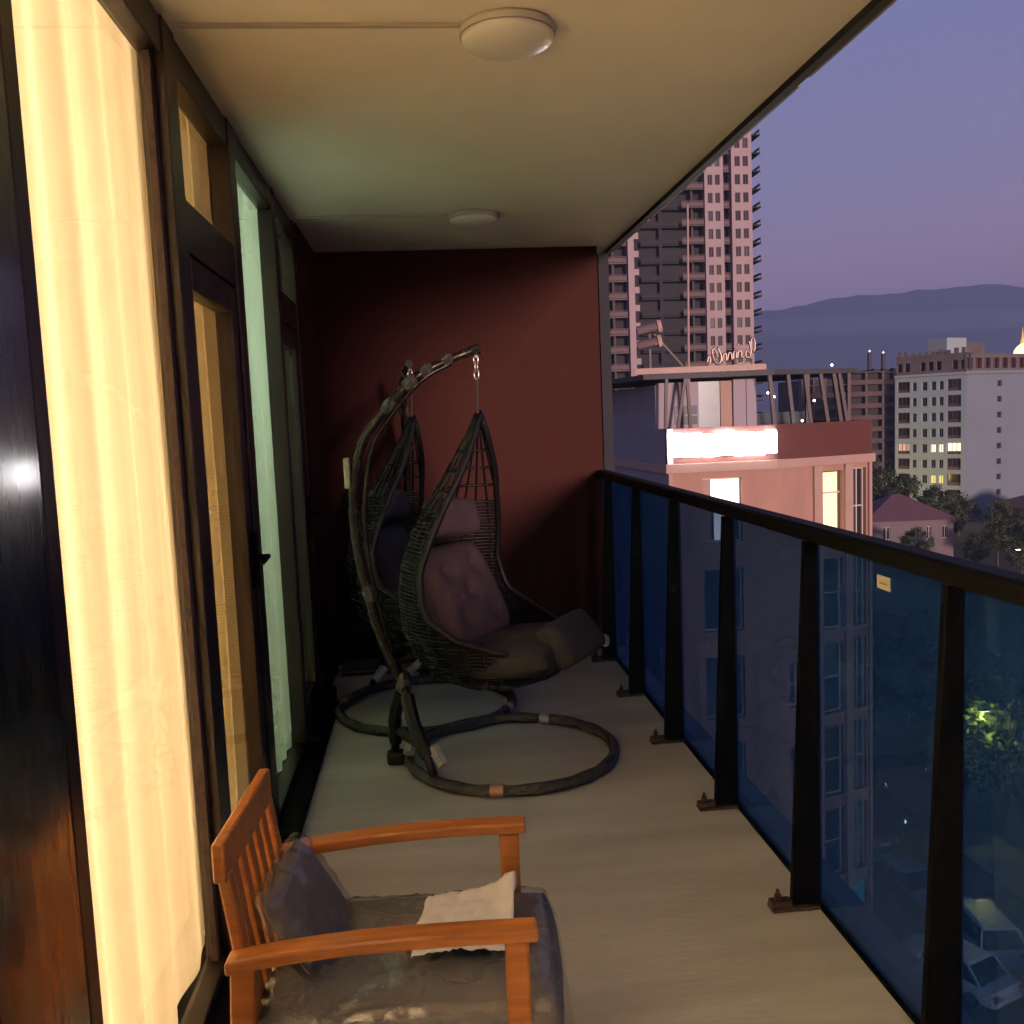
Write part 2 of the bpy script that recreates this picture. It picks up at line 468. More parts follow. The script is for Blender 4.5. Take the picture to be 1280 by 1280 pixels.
# ------------------------------------------------------------------ window wall on the left
def build_windows():
    wall = empty('window_wall', (XL, 2.5, 0))
    ox, oy = XL, 2.5
    def bx(name, x0, x1, y0, y1, z0, z1, m='frame_brown', bev=0.004, par=wall):
        return MB().box(x0-ox, x1-ox, y0-oy, y1-oy, z0, z1).build(name, m, par, bevel=bev)
    for (y0, y1) in ((2.50, 2.62), (3.29, 3.40), (4.22, 4.30), (4.86, 4.95), (1.515, 1.57), (0.66, 0.70), (-1.60, -1.50)):
        bx('post', XL-0.066, XL+0.002, y0, y1, 0.030, ZC-0.004)
    spans = ((1.57, 2.50), (2.62, 3.29), (3.40, 4.22), (4.30, 4.86), (-1.50, 0.66))
    for (y0, y1) in spans:
        bx('head_rail', XL-0.064, XL-0.004, y0+0.001, y1-0.001, ZC-0.10, ZC-0.005)
        bx('sill_rail', XL-0.064, XL-0.004, y0+0.001, y1-0.001, 0.030, 0.055)
    bx('floor_track', XL-0.11, XL+0.085, -1.6, 4.95, 0.003, 0.028, 'frame_black')
    bx('floor_foot', XL+0.003, XL+0.075, 4.86, 4.94, 0.046, 0.11, 'frame_black')
    bx('floor_foot', XL+0.003, XL+0.07, 4.22, 4.30, 0.046, 0.085, 'frame_black')
    for (y0, y1) in ((1.57, 2.50), (3.40, 4.22), (-1.50, 0.66)):
        bx('pane', XL-0.056, XL-0.050, y0+0.003, y1-0.003, 0.057, ZC-0.102, 'window_pane', 0)
    # thin bead lines beside the big pane
    bx('glazing_bead', XL-0.045, XL-0.025, 2.465, 2.498, 0.057, ZC-0.102, 'rust_bracket', 0.002)
    for (y0, y1) in ((2.62, 3.29), (4.30, 4.86)):
        bx('transom', XL-0.064, XL-0.002, y0+0.001, y1-0.001, 1.985, 2.125)
        bx('pane', XL-0.056, XL-0.050, y0+0.003, y1-0.003, 2.127, ZC-0.102, 'window_pane', 0)
    tag(wall, 'tall dark brown framed window wall along the left side of the balcony', 'window wall')
    # two glazed doors
    for (y0, y1, lab) in ((2.625, 3.285, 'glazed door with yellowish curtain behind the wooden armchair'), (4.305, 4.855, 'far glazed door with narrow bright gap near the red end wall')):
        d = empty('balcony_door', (XL-0.036, y0, 0.09))
        w = y1-y0
        MB().box(-0.028, 0.028, 0, 0.045, 0, 1.89).build('stile', 'frame_brown', d, bevel=0.004)
        MB().box(-0.028, 0.028, w-0.085, w, 0, 1.89).build('stile', 'frame_brown', d, bevel=0.004)
        MB().box(-0.028, 0.028, 0.046, w-0.086, 1.80, 1.89).build('rail', 'frame_brown', d, bevel=0.004)
        MB().box(-0.028, 0.028, 0.046, w-0.086, 0, 0.10).build('rail', 'frame_brown', d, bevel=0.004)
        MB().box(-0.003, 0.003, 0.047, w-0.087, 0.101, 1.799).build('pane', 'window_pane', d)
        h = MB().box(0.03, 0.05, w-0.055, w-0.025, 0.86, 1.06).tube([(0.045, w-0.04, 0.97), (0.085, w-0.04, 0.97), (0.085, w-0.15, 0.965)], 0.009, 8)
        h.build('handle', 'frame_black', d)
        tag(d, lab, 'door')
    # dark glossy cladding panel nearest the camera, a degree off the wall line
    p = empty('cladding_panel', (XL+0.004, 1.512, 0.05), R(-0.45))
    MB().box(-0.03, 0, -0.385, -0.003, 0, ZC-0.06).build('sheet', 'panel_dark', p, bevel=0.003)
    MB().box(-0.03, 0, -0.78, -0.389, 0, ZC-0.06).build('sheet', 'panel_dark', p, bevel=0.003)
    tag(p, 'black glossy panel at the left edge mirroring a white light', 'wall panel')
build_windows()

def build_room():
    r = MB()
    x0 = -3.4
    r.box(x0-0.1, x0, -1.7, 5.1, -0.05, 2.65)
    r.box(x0, XL-0.26, -1.8, -1.7, -0.05, 2.65)
    r.box(x0, XL-0.26, 5.0, 5.1, -0.05, 2.65)
    r.box(x0, XL-0.075, 3.31, 3.37, 0.0, 2.55)
    struct(r.build('room_wall', 'room_plaster'))
    struct(MB().box(x0, XL-0.025, -1.7, 5.0, -0.12, -0.001).build('room_floor', 'room_plaster'))
    struct(MB().box(x0, XL-0.253, -1.7, 5.0, 2.552, 2.66).build('room_ceiling', 'room_plaster'))
    def curtain(y0, y1, x, m, label, waves, amp, seed, z0=0.03, z1=2.546):
        rr = random.Random(seed); ph = [rr.uniform(0, 6.28) for _ in range(4)]
        L = y1-y0
        def fn(u, v):
            y = y0+L*u
            z = z0+(z1-z0)*v
            a = amp*(0.75+0.25*math.sin(3*u*6.28+ph[0]))*(1.12-0.25*v)
            dx = a*math.sin(waves*2*PI*u+ph[1]+0.7*math.sin(5*u+ph[2]))+0.004*math.sin(2.2*z+5*u+ph[3])
            return (x+dx, y+0.012*math.cos(waves*2*PI*u+ph[1]), z)
        o = MB().grid(fn, int(waves*14), 14).build('curtain', m, smooth=True)
        tag(o, label, 'curtain')
    curtain(1.50, 2.60, XL-0.086, 'curtain_cream', 'glowing cream curtain behind the large pane nearest the camera', 5, 0.012, 1)
    curtain(2.55, 3.305, XL-0.118, 'curtain_olive', 'dim yellowish curtain behind the door next to the armchair', 6, 0.012, 2)
    curtain(3.375, 4.29, XL-0.086, 'curtain_pale', 'pale green curtain behind the middle fixed pane', 6, 0.012, 3)
    curtain(4.25, 5.0, XL-0.118, 'curtain_pale', 'pale grey curtain behind the farthest glazed door', 5, 0.012, 4)
    curtain(-1.68, 0.72, XL-0.088, 'curtain_cream', 'cream curtain behind the window beside the viewer', 16, 0.012, 5)
    def lamp(loc, e, c, size, label):
        d = bpy.data.lights.new('room_lamp', 'POINT'); d.energy = e; d.color = c; d.shadow_soft_size = size
        o = bpy.data.objects.new('room_lamp', d); o.location = loc; COL.objects.link(o)
    lamp((-1.45, 2.05, 1.55), 7.6, (1.0, 0.77, 0.48), 0.16, '')
    lamp((-1.7, -0.4, 1.9), 740, (1.0, 0.745, 0.50), 0.16, '')
    lamp((-1.7, 4.1, 1.9), 100, (0.86, 1.0, 0.82), 0.16, '')
build_room()

# ------------------------------------------------------------------ ceiling lamps and cable strips
def build_ceiling_lamps():
    for (x, y, lab, lab2, xs) in ((0.285, 2.60, 'unlit round opal ceiling lamp near the top of the picture', 'thin cable strip running to the nearer ceiling lamp', 0.155),
                             (0.32, 4.85, 'unlit round opal ceiling lamp nearer the red end wall', 'thin cable strip running to the farther ceiling lamp', 0.19)):
        o = empty('ceiling_lamp', (x, y, ZC))
        MB().lathe([(0.128, -0.001), (0.132, -0.008), (0.130, -0.022)], 40).build('base', 'lamp_base', o, smooth=False)
        prof = [(0.126, -0.0225)]
        for k in range(1, 9):
            t = k/8*PI/2
            prof.append((0.128*math.cos(t) if k < 8 else 0.0001, -0.024-0.040*math.sin(t)))
        MB().lathe(prof, 40).build('diffuser', 'lamp_opal', o, smooth=True)
        tag(o, lab, 'ceiling lamp')
        c = MB().box(XL+0.03, xs, y-0.040, y-0.022, ZC-0.010, ZC-0.0005).build('cable_strip', 'cable_strip', bevel=0.002)
        tag(c, lab2, 'cable strip')
build_ceiling_lamps()

# ------------------------------------------------------------------ glass railing
def build_railing():
    r = empty('glass_railing', (XR, 2.5, 0))
    ox, oy = XR, 2.5
    prof = [(-0.028, 1.112), (0.040, 1.112), (0.040, 1.148), (0.030, 1.158), (-0.018, 1.158), (-0.028, 1.150)]
    n = len(prof)
    hr = MB().add([(a, YE-oy+0.01, z) for a, z in prof]+[(a, YB-oy-0.024, z) for a, z in prof],
                  [tuple(range(n)), tuple(range(n, 2*n))[::-1]]+[(i, n+i, n+(i+1) % n, (i+1) % n) for i in range(n)])
    hr.build('handrail', 'frame_black', r, bevel=0.003, fix=True)
    ys = [1.834+0.73*k for k in range(-7, 6)]
    fin = MB().hexa([(-0.085, -0.011, 0.008), (0.004, -0.011, 0.008), (0.004, 0.011, 0.008), (-0.085, 0.011, 0.008)],
                    [(-0.036, -0.011, 1.111), (0.004, -0.011, 1.111), (0.004, 0.011, 1.111), (-0.036, 0.011, 1.111)]).mesh('post', 'frame_black')
    foot = MB().box(-0.15, -0.0, -0.028, 0.022, 0.0005, 0.012).box(-0.15, -0.087, -0.020, 0.014, 0.0125, 0.03)
    footm = foot.mesh('clamp', 'rust_bracket')
    boltm = MB().lathe([(0.011, 0), (0.011, 0.016), (0.006, 0.018), (0.006, 0.03), (0.0001, 0.031)], 8).mesh('bolt', 'rust_bracket')
    for y in ys:
        link('post', fin, r, bevel=0.002, loc=(0, y-oy, 0))
        f = link('clamp', footm, r, bevel=0.002, loc=(0, y-oy, 0))
        link('bolt', boltm, f, loc=(-0.125, 0.0, 0.0302))
    gl = MB().box(0.006, 0.016, 0.004, 0.726, 0.012, 1.111).mesh('glass_panel', 'rail_glass')
    for y in ys[:-1]:
        link('glass_panel', gl, r, loc=(0, y-oy, 0))
    MB().box(0.006, 0.016, ys[-1]-oy+0.004, YB-oy-0.024, 0.012, 1.111).build('glass_panel', 'rail_glass', r)
    MB().box(-0.004, 0.024, YE-oy+0.02, YB-oy-0.024, 0.001, 0.011).build('gasket', 'frame_black', r)
    wr = MB().lathe([(0.02, 0), (0.03, 0.03), (0.024, 0.06), (0.0001, 0.075)], 9).build('clamp_cover', 'wrap_white', r, loc=(-0.07, ys[-1]-oy-0.03, 0.10))
    wr['label'] = 'crumpled white plastic left on the farthest post'
    tag(r, 'blue tinted glass railing with black tapered posts and dark handrail', 'railing')
    s = empty('sticker', (XR+0.0045, 2.17, 1.055))
    MB().box(-0.0008, 0.0008, -0.033, 0.033, -0.017, 0.017).build('paper', 'sticker', s)
    MB().box(-0.0018, -0.0010, -0.018, 0.020, -0.004, 0.000).build('print', 'sticker_ink', s)
    tag(s, 'small pale yellow sticker on the glass just under the handrail', 'sticker')
build_railing()

# ------------------------------------------------------------------ hanging egg chairs
def smooth_pts(pts, n):
    """Catmull-Rom through the points"""
    P = [Vector(p) for p in pts]; P = [2*P[0]-P[1]]+P+[2*P[-1]-P[-2]]
    out = []
    m = len(P)-3
    for i in range(m):
        for k in range(n):
            t = k/n
            a, b, c, d = P[i:i+4]
            out.append(0.5*((2*b)+(c-a)*t+(2*a-5*b+4*c-d)*t*t+(3*b-a-3*c+d)*t**3))
    out.append(P[-2])
    return out

def build_stand(name, loc, rz, label):
    """ring at the origin, arm rising at local -x"""
    o = empty(name, loc, rz)
    ring = [(0.455*math.cos(2*PI*k/64), 0.455*math.sin(2*PI*k/64), 0.027) for k in range(64)]
    rr = [0.024+0.003*math.sin(k*1.7)*math.sin(k*0.31) for k in range(64)]
    MB().tube(ring, rr, 10, closed=True).build('base_ring', 'wrap_foam', o, smooth=True)
    arm = smooth_pts([(-0.465, -0.03, 0.36), (-0.535, -0.03, 0.55), (-0.585, -0.03, 0.735), (-0.63, -0.03, 0.996), (-0.632, -0.03, 1.202), (-0.59, -0.03, 1.403), (-0.487, -0.03, 1.55), (-0.345, -0.03, 1.689), (-0.205, -0.015, 1.758), (-0.085, 0, 1.80)], 6)
    ra = [0.024-0.006*i/len(arm)+0.0018*math.sin(i*2.1) for i in range(len(arm))]
    MB().tube(arm, ra, 10).build('arm', 'stand_metal', o, smooth=True)
    # second thin inner tube of the arm
    inner = [(p.x+0.052*(1-abs(i/len(arm)-0.45)*1.6), p.y, p.z-0.012) for i, p in enumerate(arm)]
    MB().tube(inner[2:-6], 0.010, 8).build('inner_tube', 'stand_metal', o, smooth=True)
    # foil left on the upper arm
    for k, (i, r) in enumerate(((36, 0.030), (40, 0.033), (43, 0.030), (47, 0.028), (12, 0.030))):
        if i+2 < len(arm):
            pts = [arm[i], arm[i+1]+Vector((0.004, 0, 0.006)), arm[i+2]]
            MB().tube(pts, [r*0.75, r, r*0.7], 7).build('foam_wrap', 'wrap_foam', o)
    MB().tube([arm[-2], arm[-1], arm[-1]+Vector((0.02, 0, 0.004))], 0.021, 8).build('end_cap', 'wrap_black', o)
    hook = MB().tube([arm[-1]+Vector((0.0, 0, -0.018)), arm[-1]+Vector((0.003, 0, -0.035))], 0.006, 6)
    hook.build('eye_bolt', 'chain_steel', o)
    t = MB().box(-0.665, -0.640, -0.055, -0.01, 1.235, 1.365).build('paper_tag', 'tag_pale', o, bevel=0.006)
    t['label'] = 'pale paper tag taped on the curved arm'
    # foot struts, wrapped
    top = Vector((-0.462, -0.03, 0.38))
    for (q, w) in ((Vector((-0.515, 0.02, 0.03)), 0.036), (Vector((0.455*math.cos(R(220)), 0.455*math.sin(R(220)), 0.05)), 0.036)):
        mid = top.lerp(q, 0.5)+Vector((-0.02, 0, 0.02))
        MB().tube(smooth_pts([top, mid, q], 5), [0.018]*11, 8).build('strut', 'stand_metal', o, smooth=True)
        pts = smooth_pts([top.lerp(mid, 0.35), mid, q.lerp(mid, 0.35)], 4)
        MB().tube(pts, [w*(0.85+0.22*math.sin(3.1*i)) for i in range(len(pts))], 7).build('sleeve', 'wrap_black', o)
    MB().tube([(-0.495, 0.0, 0.15), (-0.45, -0.10, 0.17), (-0.40, -0.19, 0.15)], [0.022, 0.034, 0.022], 7).build('cross_tie', 'wrap_black', o)
    MB().box(-0.555, -0.475, -0.02, 0.05, 0.001, 0.06).build('foot_block', 'wrap_black', o, bevel=0.015)
    MB().lathe([(0.02, -0.05), (0.034, -0.03), (0.036, 0.02), (0.024, 0.045)], 8, top).build('knuckle', 'wrap_foam', o)
    MB().tube([top.lerp(Vector((-0.349, -0.292, 0.05)), 0.72)+Vector((0.03, 0.0, 0)), top.lerp(Vector((-0.349, -0.292, 0.05)), 0.9)+Vector((0.05, -0.005, 0))], [0.030, 0.022], 6).build('plastic_scrap', 'wrap_white', o)
    MB().tube([(-0.43, 0.0, 0.16), (-0.455, -0.08, 0.075)], [0.018, 0.027], 6).build('plastic_scrap', 'wrap_white', o)
    for a, m in ((257, 'tape_tan'), (63, 'wrap_white')):
        pts = [(0.455*math.cos(R(a+d)), 0.455*math.sin(R(a+d)), 0.0285) for d in (-3.2, 0, 3.2)]
        MB().tube(pts, 0.0275, 10, caps=False).build('tape', m, o, smooth=True)
    tag(o, label, 'chair stand')
    return o

def egg(z, az):
    """shell point in basket coordinates: +x is the way the chair opens, apex at z=0"""
    t = -z/1.21
    prof = [(0, 0.012), (0.06, 0.045), (0.14, 0.105), (0.22, 0.165), (0.32, 0.245), (0.42, 0.315), (0.52, 0.362), (0.64, 0.385), (0.76, 0.375), (0.86, 0.325), (0.93, 0.245), (0.98, 0.12), (1.0, 0.0)]
    for i in range(len(prof)-1):
        if prof[i][0] <= t <= prof[i+1][0] or i == len(prof)-2:
            a, b = prof[i], prof[i+1]; k = (t-a[0])/(b[0]-a[0]); k = max(0, min(1, k))
            r = a[1]+(b[1]-a[1])*k; break
    cx = max(0, math.cos(az))
    lip = 1+0.30*cx*max(0, min(1, (t-0.6)/0.2))
    return Vector((r*math.cos(az)*lip*0.98, r*math.sin(az)*0.97, z))
def open_half(z):
    t = -z/1.21
    pts = [(0, R(70)), (0.12, R(88)), (0.3, R(102)), (0.55, R(110)), (0.68, R(104)), (0.76, R(80)), (0.83, R(40)), (0.855, 0.0)]
    for i in range(len(pts)-1):
        if pts[i][0] <= t <= pts[i+1][0]:
            a, b = pts[i], pts[i+1]; return a[1]+(b[1]-a[1])*(t-a[0])/(b[0]-a[0])
    return 0.0
def build_basket(loc, rz, label):
    o = empty('hanging_basket_chair', loc, rz)          # origin at the apex
    # rim
    rimp = []
    N = 26
    for i in range(N+1):
        z = -1.21*0.855*(i/N); rimp.append(egg(z, open_half(z)))
    for i in range(N-1, 0, -1):
        z = -1.21*0.855*(i/N); rimp.append(egg(z, -open_half(z)))
    MB().tube(rimp, 0.015, 8, closed=True).build('rim', 'rattan_dark', o, smooth=True)
    # ribs
    rb = MB()
    for k in range(30):
        az = 2*PI*(k+0.5)/30
        a = az if az <= PI else 2*PI-az
        pts = []
        for i in range(41):
            z = -1.21*i/40
            if a >= open_half(z): pts.append(egg(z, az))
            elif pts:
                if len(pts) > 2: rb.tube(pts, 0.0055, 5)
                pts = []
        if len(pts) > 2: rb.tube(pts, 0.0055, 5)
    stuff(rb.build('rib_weave', 'rattan_dark', o, smooth=True))
    wv = MB()
    for i in range(2, 74):
        z = -1.21*i/75
        oh = open_half(z)
        if i < 26 and i % 5: continue
        n = 44
        pts = []
        for k in range(n+1):
            az = oh+(2*PI-2*oh)*k/n
            p = egg(z, az); s = 1+(0.012 if (k+i) % 2 else -0.012)
            pts.append(Vector((p.x*s, p.y*s, p.z)))
        wv.tube(pts, 0.0062, 4)
    stuff(wv.build('band_weave', 'rattan_dark', o, smooth=True))
    # hanging cord and spring links
    MB().tube([(0, 0, 0.0), (0.002, 0, 0.15)], 0.004, 6).build('cord', 'wrap_black', o)
    for k in range(3):
        zc = 0.165+0.032*k
        pts = []
        for j in range(14):
            t = 2*PI*j/14
            a, b = 0.011*math.cos(t), 0.024*math.sin(t)
            pts.append((a, 0, zc+b) if k % 2 == 0 else (0, a, zc+b))
        MB().tube(pts, 0.004, 6, closed=True).build('chain_link', 'chain_steel', o, smooth=True)
    tag(o, label, 'hanging chair')
    return o

def cushion(mb_fn, name, m, nu=28, nv=28):
    pass
def soft_block(sx, sy, sz, tufts=(), puff=0.35, seed=0, n=30, power=4.0):
    """pillow-like superellipsoid centred on the origin; tufts pull the +z face in"""
    mb = MB(); rr = random.Random(seed); ph = [rr.uniform(0, 6) for _ in range(4)]
    bm = bmesh.new()
    bmesh.ops.create_cube(bm, size=2.0)
    bmesh.ops.subdivide_edges(bm, edges=bm.edges, cuts=n//2, use_grid_fill=True)
    for v in bm.verts:
        x, y, z = v.co
        ex, ey = abs(x), abs(y)
        edge = (1-ex**power)**(1/2.2) * (1-ey**power)**(1/2.2) if ex < 1 and ey < 1 else 0.0
        th = sz*(puff+(1-puff)*edge)
        corner = 1-0.06*(ex*ey)**3
        X = x*sx*corner; Y = y*sy*corner; Z = z*th
        if z > 0.1:
            for (tx, ty, tr, td) in tufts:
                d2 = ((x-tx)**2+(y-ty)**2)/(tr*tr)
                Z -= td*math.exp(-d2)*z
        w = 0.02*sz*10*(math.sin(5*x+ph[0])*math.sin(4*y+ph[1]))*0.3
        v.co = (X, Y, Z+w*0.2)
    bmesh.ops.recalc_face_normals(bm, faces=bm.faces)
    mb.v = [tuple(v.co) for v in bm.verts]; mb.f = [tuple(w.index for w in f.verts) for f in bm.faces]
    bm.free()
    return mb

def place(o, mtx):
    o.matrix_world = mtx; return o
def frame(origin, xdir, zdir):
    z = Vector(zdir).normalized(); x = Vector(xdir); x = (x-z*x.dot(z)).normalized(); y = z.cross(x)
    m = Matrix((x, y, z)).transposed().to_4x4(); m.translation = Vector(origin); return m

def build_egg_chairs():
    build_stand('egg_chair_stand', (0.33, 3.99, 0), 0, 'curved steel stand with ring base still partly wrapped, nearer of two')
    build_stand('egg_chair_stand', (-0.045, 4.78, 0), R(-88), 'farther egg chair stand with ring base behind the nearer stand')
    A1 = Vector((0.246, 3.99, 1.53))
    fa = R(-33)
    build_basket(A1, fa, 'dark woven egg basket with mauve cushions hanging on the nearer stand')
    A2 = Vector((-0.045, 4.865, 1.53))
    build_basket(A2, R(-20), 'dark woven egg basket hanging behind the cushioned one')
    def furnish(A, fa, labs, m1, m2, g):
        F = Vector((math.cos(fa), math.sin(fa), 0)); S = Vector((-F.y, F.x, 0)); U = Vector((0, 0, 1))
        tf = [(x, y, 0.16, 0.045) for x in (-0.45, 0.45) for y in (-0.45, 0.45)]+[(0, 0, 0.16, 0.045)]
        bc = soft_block(0.255, 0.235, 0.085, tf, seed=1).build('back_cushion', m1, smooth=True)
        place(bc, frame(A-F*0.135+U*(-0.80), S, F*0.86+U*0.42)); tag(bc, labs[0], 'cushion')
        st = soft_block(0.29, 0.24, 0.08, [(x, y, 0.16, 0.03) for x in (-0.4, 0.4) for y in (-0.4, 0.4)], seed=2).build('seat_cushion', m2, smooth=True)
        place(st, frame(A+F*0.185+U*(-1.02), S, U-F*0.13)); tag(st, labs[1], 'cushion')
        ls = soft_block(0.20, 0.10, 0.055, [], seed=3).build('lip_cushion', m2, smooth=True)
        place(ls, frame(A+F*0.405+U*(-0.955), S, U*0.62+F*0.72)); tag(ls, labs[2], 'cushion')
        hp = soft_block(0.165, 0.085, 0.07, [], puff=0.3, seed=4).build('head_pillow', m1, smooth=True)
        place(hp, frame(A-F*0.165+U*(-0.455)+S*0.01, S-U*0.10, F*0.92+U*0.25)); tag(hp, labs[3], 'pillow')
    furnish(A1, fa, ('tufted mauve back cushion in the nearer egg chair', 'dark grey brown seat cushion at the bottom of the nearer egg chair', 'rolled cushion edge at the front lip of the nearer egg chair', 'small mauve head pillow in the nearer egg chair'), 'cushion_mauve', 'cushion_seat', 'a')
    furnish(A2, R(-20), ('grey back cushion in the farther egg chair', 'seat cushion in the farther egg chair', 'cushion edge at the front lip of the farther egg chair', 'head pillow in the farther egg chair'), 'cushion_seat', 'cushion_seat', 'b')
    # low dark flat-pack box against the end wall with a pale stub on it
    b = empty('packing_box', (-0.22, 5.60, 0))
    MB().box(-0.33, 0.33, -0.09, 0.09, 0, 0.055).build('body', 'box_grey', b, bevel=0.005)
    MB().box(-0.33, 0.33, -0.093, -0.0905, 0.02, 0.03).build('tape_band', 'tape_tan', b)
    tag(b, 'low dark flat box on the floor at the foot of the end wall', 'box')
    c = MB().lathe([(0.022, 0), (0.025, 0.01), (0.023, 0.10), (0.018, 0.115)], 12).build('small_cup', 'wrap_white', loc=(0.0, 5.60, 0.0565))
    tag(c, 'small pale cylinder standing on the dark box by the end wall', 'cup')
build_egg_chairs()

# ------------------------------------------------------------------ wooden armchair in the foreground
def build_armchair():
    o = empty('wooden_armchair', (-0.10, 1.892, 0), R(-3.5))     # faces +x
    W = 0.222
    def bar(name, a, b, w, h, bev=0.006, up=(0, 0, 1)):
        return MB().beam(a, b, w, h, up).build(name, 'orange_wood', o, bevel=bev)
    for s in (-1, 1):
        y = s*W
        bar('front_leg', (0.245, y, 0.0), (0.245, y, 0.525), 0.034, 0.046, up=(1, 0, 0))
        bar('rear_leg', (-0.305, y*0.9, 0.0), (-0.275, y*0.9, 0.49), 0.034, 0.048, up=(1, 0, 0))
        # curved armrest
        pts = [(-0.300, y*1.0, 0.503), (-0.20, y*1.01, 0.519), (-0.05, y*1.02, 0.533), (0.12, y*1.03, 0.539), (0.285, y*1.03, 0.539)]
        sp = smooth_pts(pts, 5)
        m = MB(); hw, hh = 0.025, 0.0135
        vs = []
        for p in sp: vs += [(p.x, p.y-hw, p.z-hh), (p.x, p.y+hw, p.z-hh), (p.x, p.y+hw, p.z+hh), (p.x, p.y-hw, p.z+hh)]
        fs = [(0, 1, 2, 3), tuple(4*(len(sp)-1)+k for k in (3, 2, 1, 0))]
        for i in range(len(sp)-1):
            for k in range(4): fs.append((4*i+k, 4*(i+1)+k, 4*(i+1)+(k+1) % 4, 4*i+(k+1) % 4))
        m.add(vs, fs).build('armrest', 'orange_wood', o, bevel=0.006, fix=True)
        bar('side_rail', (-0.30, y*0.93, 0.235), (0.24, y*0.93, 0.255), 0.022, 0.055)
    # leaning back frame: top rail, bottom rail, stiles, slats
    def bk(v): return (-0.252-0.062*v, 0.24+0.465*v)               # x, z along the back
    x1, z1 = bk(1.0); x0, z0 = bk(0.12)
    for s in (-1, 1):
        bar('back_stile', (x0, s*(W-0.052), z0), (bk(0.9)[0], s*(W-0.052), bk(0.9)[1]), 0.034, 0.026, up=(1, 0, 0))
    bar('top_rail', (bk(0.955)[0], -W+0.025, bk(0.955)[1]), (bk(0.955)[0], W-0.025, bk(0.955)[1]), 0.026, 0.078)
    bar('lower_rail', (bk(0.2)[0], -W+0.072, bk(0.2)[1]), (bk(0.2)[0], W-0.072, bk(0.2)[1]), 0.022, 0.05)
    for k in range(5):
        y = -0.118+0.059*k
        bar('back_slat', (bk(0.26)[0], y, bk(0.26)[1]), (bk(0.885)[0], y, bk(0.885)[1]), 0.035, 0.012, 0.003, up=(1, 0, 0))
    for k in range(6):
        x = -0.24+0.092*k
        bar('seat_slat', (x, -W*0.88, 0.272), (x, W*0.88, 0.272), 0.05, 0.014, 0.003)
    bar('front_rail', (0.233, -W+0.03, 0.24), (0.233, W-0.03, 0.24), 0.022, 0.055)
    tag(o, 'orange wooden armchair with slatted back in the foreground facing the railing', 'armchair')
    R3 = Matrix.Rotation(R(-3.5), 4, 'Z')
    base = Matrix.Translation((-0.10, 1.892, 0)) @ R3
    c = soft_block(0.305, 0.232, 0.052, [(-0.5, -0.4, 0.15, 0.006), (0.5, 0.4, 0.15, 0.006)], puff=0.72, seed=9, n=34, power=10).build('seat_cushion', 'cushion_grey', smooth=True)
    c.matrix_world = base @ Matrix.Translation((0.035, 0.0, 0.333))
    tag(c, 'dark grey seat cushion in clear plastic on the wooden armchair', 'cushion')
    # loose crinkled film over the seat cushion
    rr = random.Random(4)
    def film(u, v):
        x = (u*2-1); y = (v*2-1)
        ed = max(abs(x), abs(y))
        h = 0.398-0.004*ed**6*10 if ed < 0.93 else 0.398-0.04-(ed-0.93)*0.9
        n = noise.noise(Vector((x*3.1, y*3.7, 1.3)))*0.014+abs(noise.noise(Vector((x*9+y*3, y*8-x*4, 5))))*0.014
        return (0.035+x*0.318, y*0.245, h+n+0.006)
    fo = MB().grid(film, 46, 40).build('plastic_cover', 'plastic_film', smooth=True)
    fo.matrix_world = base
    tag(fo, 'clear crinkled plastic film over the armchair seat cushion', 'plastic film')
    # throw pillow leaning on the back, wrapped in film
    p = soft_block(0.128, 0.112, 0.030, [], puff=0.16, seed=5).build('throw_pillow', 'pillow_grey', smooth=True)
    p.matrix_world = base @ frame((-0.196, 0.03, 0.468), (0, 1, 0.05), (0.86, -0.10, 0.48))
    tag(p, 'dark purplish grey pillow leaning on the wooden chair back', 'pillow')
    q = MB()
    bm = soft_block(0.142, 0.126, 0.038, [], puff=0.2, seed=6, n=40)
    q.v = [(x+0.008*noise.noise(Vector((x*30, y*30, z*30))), y+0.008*noise.noise(Vector((y*33, x*30, 4))), z+0.012*noise.noise(Vector((x*24, y*26, 9)))) for x, y, z in bm.v]; q.f = bm.f
    qo = q.build('pillow_wrapper', 'plastic_film', smooth=True)
    qo.matrix_world = base @ frame((-0.196, 0.03, 0.468), (0, 1, 0.05), (0.86, -0.10, 0.48))
    tag(qo, 'clear plastic bag around the pillow on the wooden chair', 'plastic film')
    # paper sheet lying on the seat, far corner curled up
    def sheet(u, v):
        x = 0.03+0.205*u; y = -0.10+0.235*v
        lift = 0.052*max(0, (u-0.35)/0.65)**1.6*max(0, v-0.1)**0.8+0.016*abs(noise.noise(Vector((u*5, v*5, 2))))+0.010*abs(noise.noise(Vector((u*13, v*12, 5))))+0.016*max(0, u-0.8)*math.sin(v*14)
        return (x+0.012*noise.noise(Vector((u*3, v*3, 7)))+0.02*v, y+0.02*u, 0.418+0.006*math.sin(5*u)+lift)
    so_ = MB().grid(sheet, 26, 22).build('paper_sheet', 'paper', smooth=True)
    so_.modifiers.new('thick', 'SOLIDIFY').thickness = 0.0015
    so_.matrix_world = base
    tag(so_, 'crumpled white paper lying on the armchair seat', 'paper')
build_armchair()

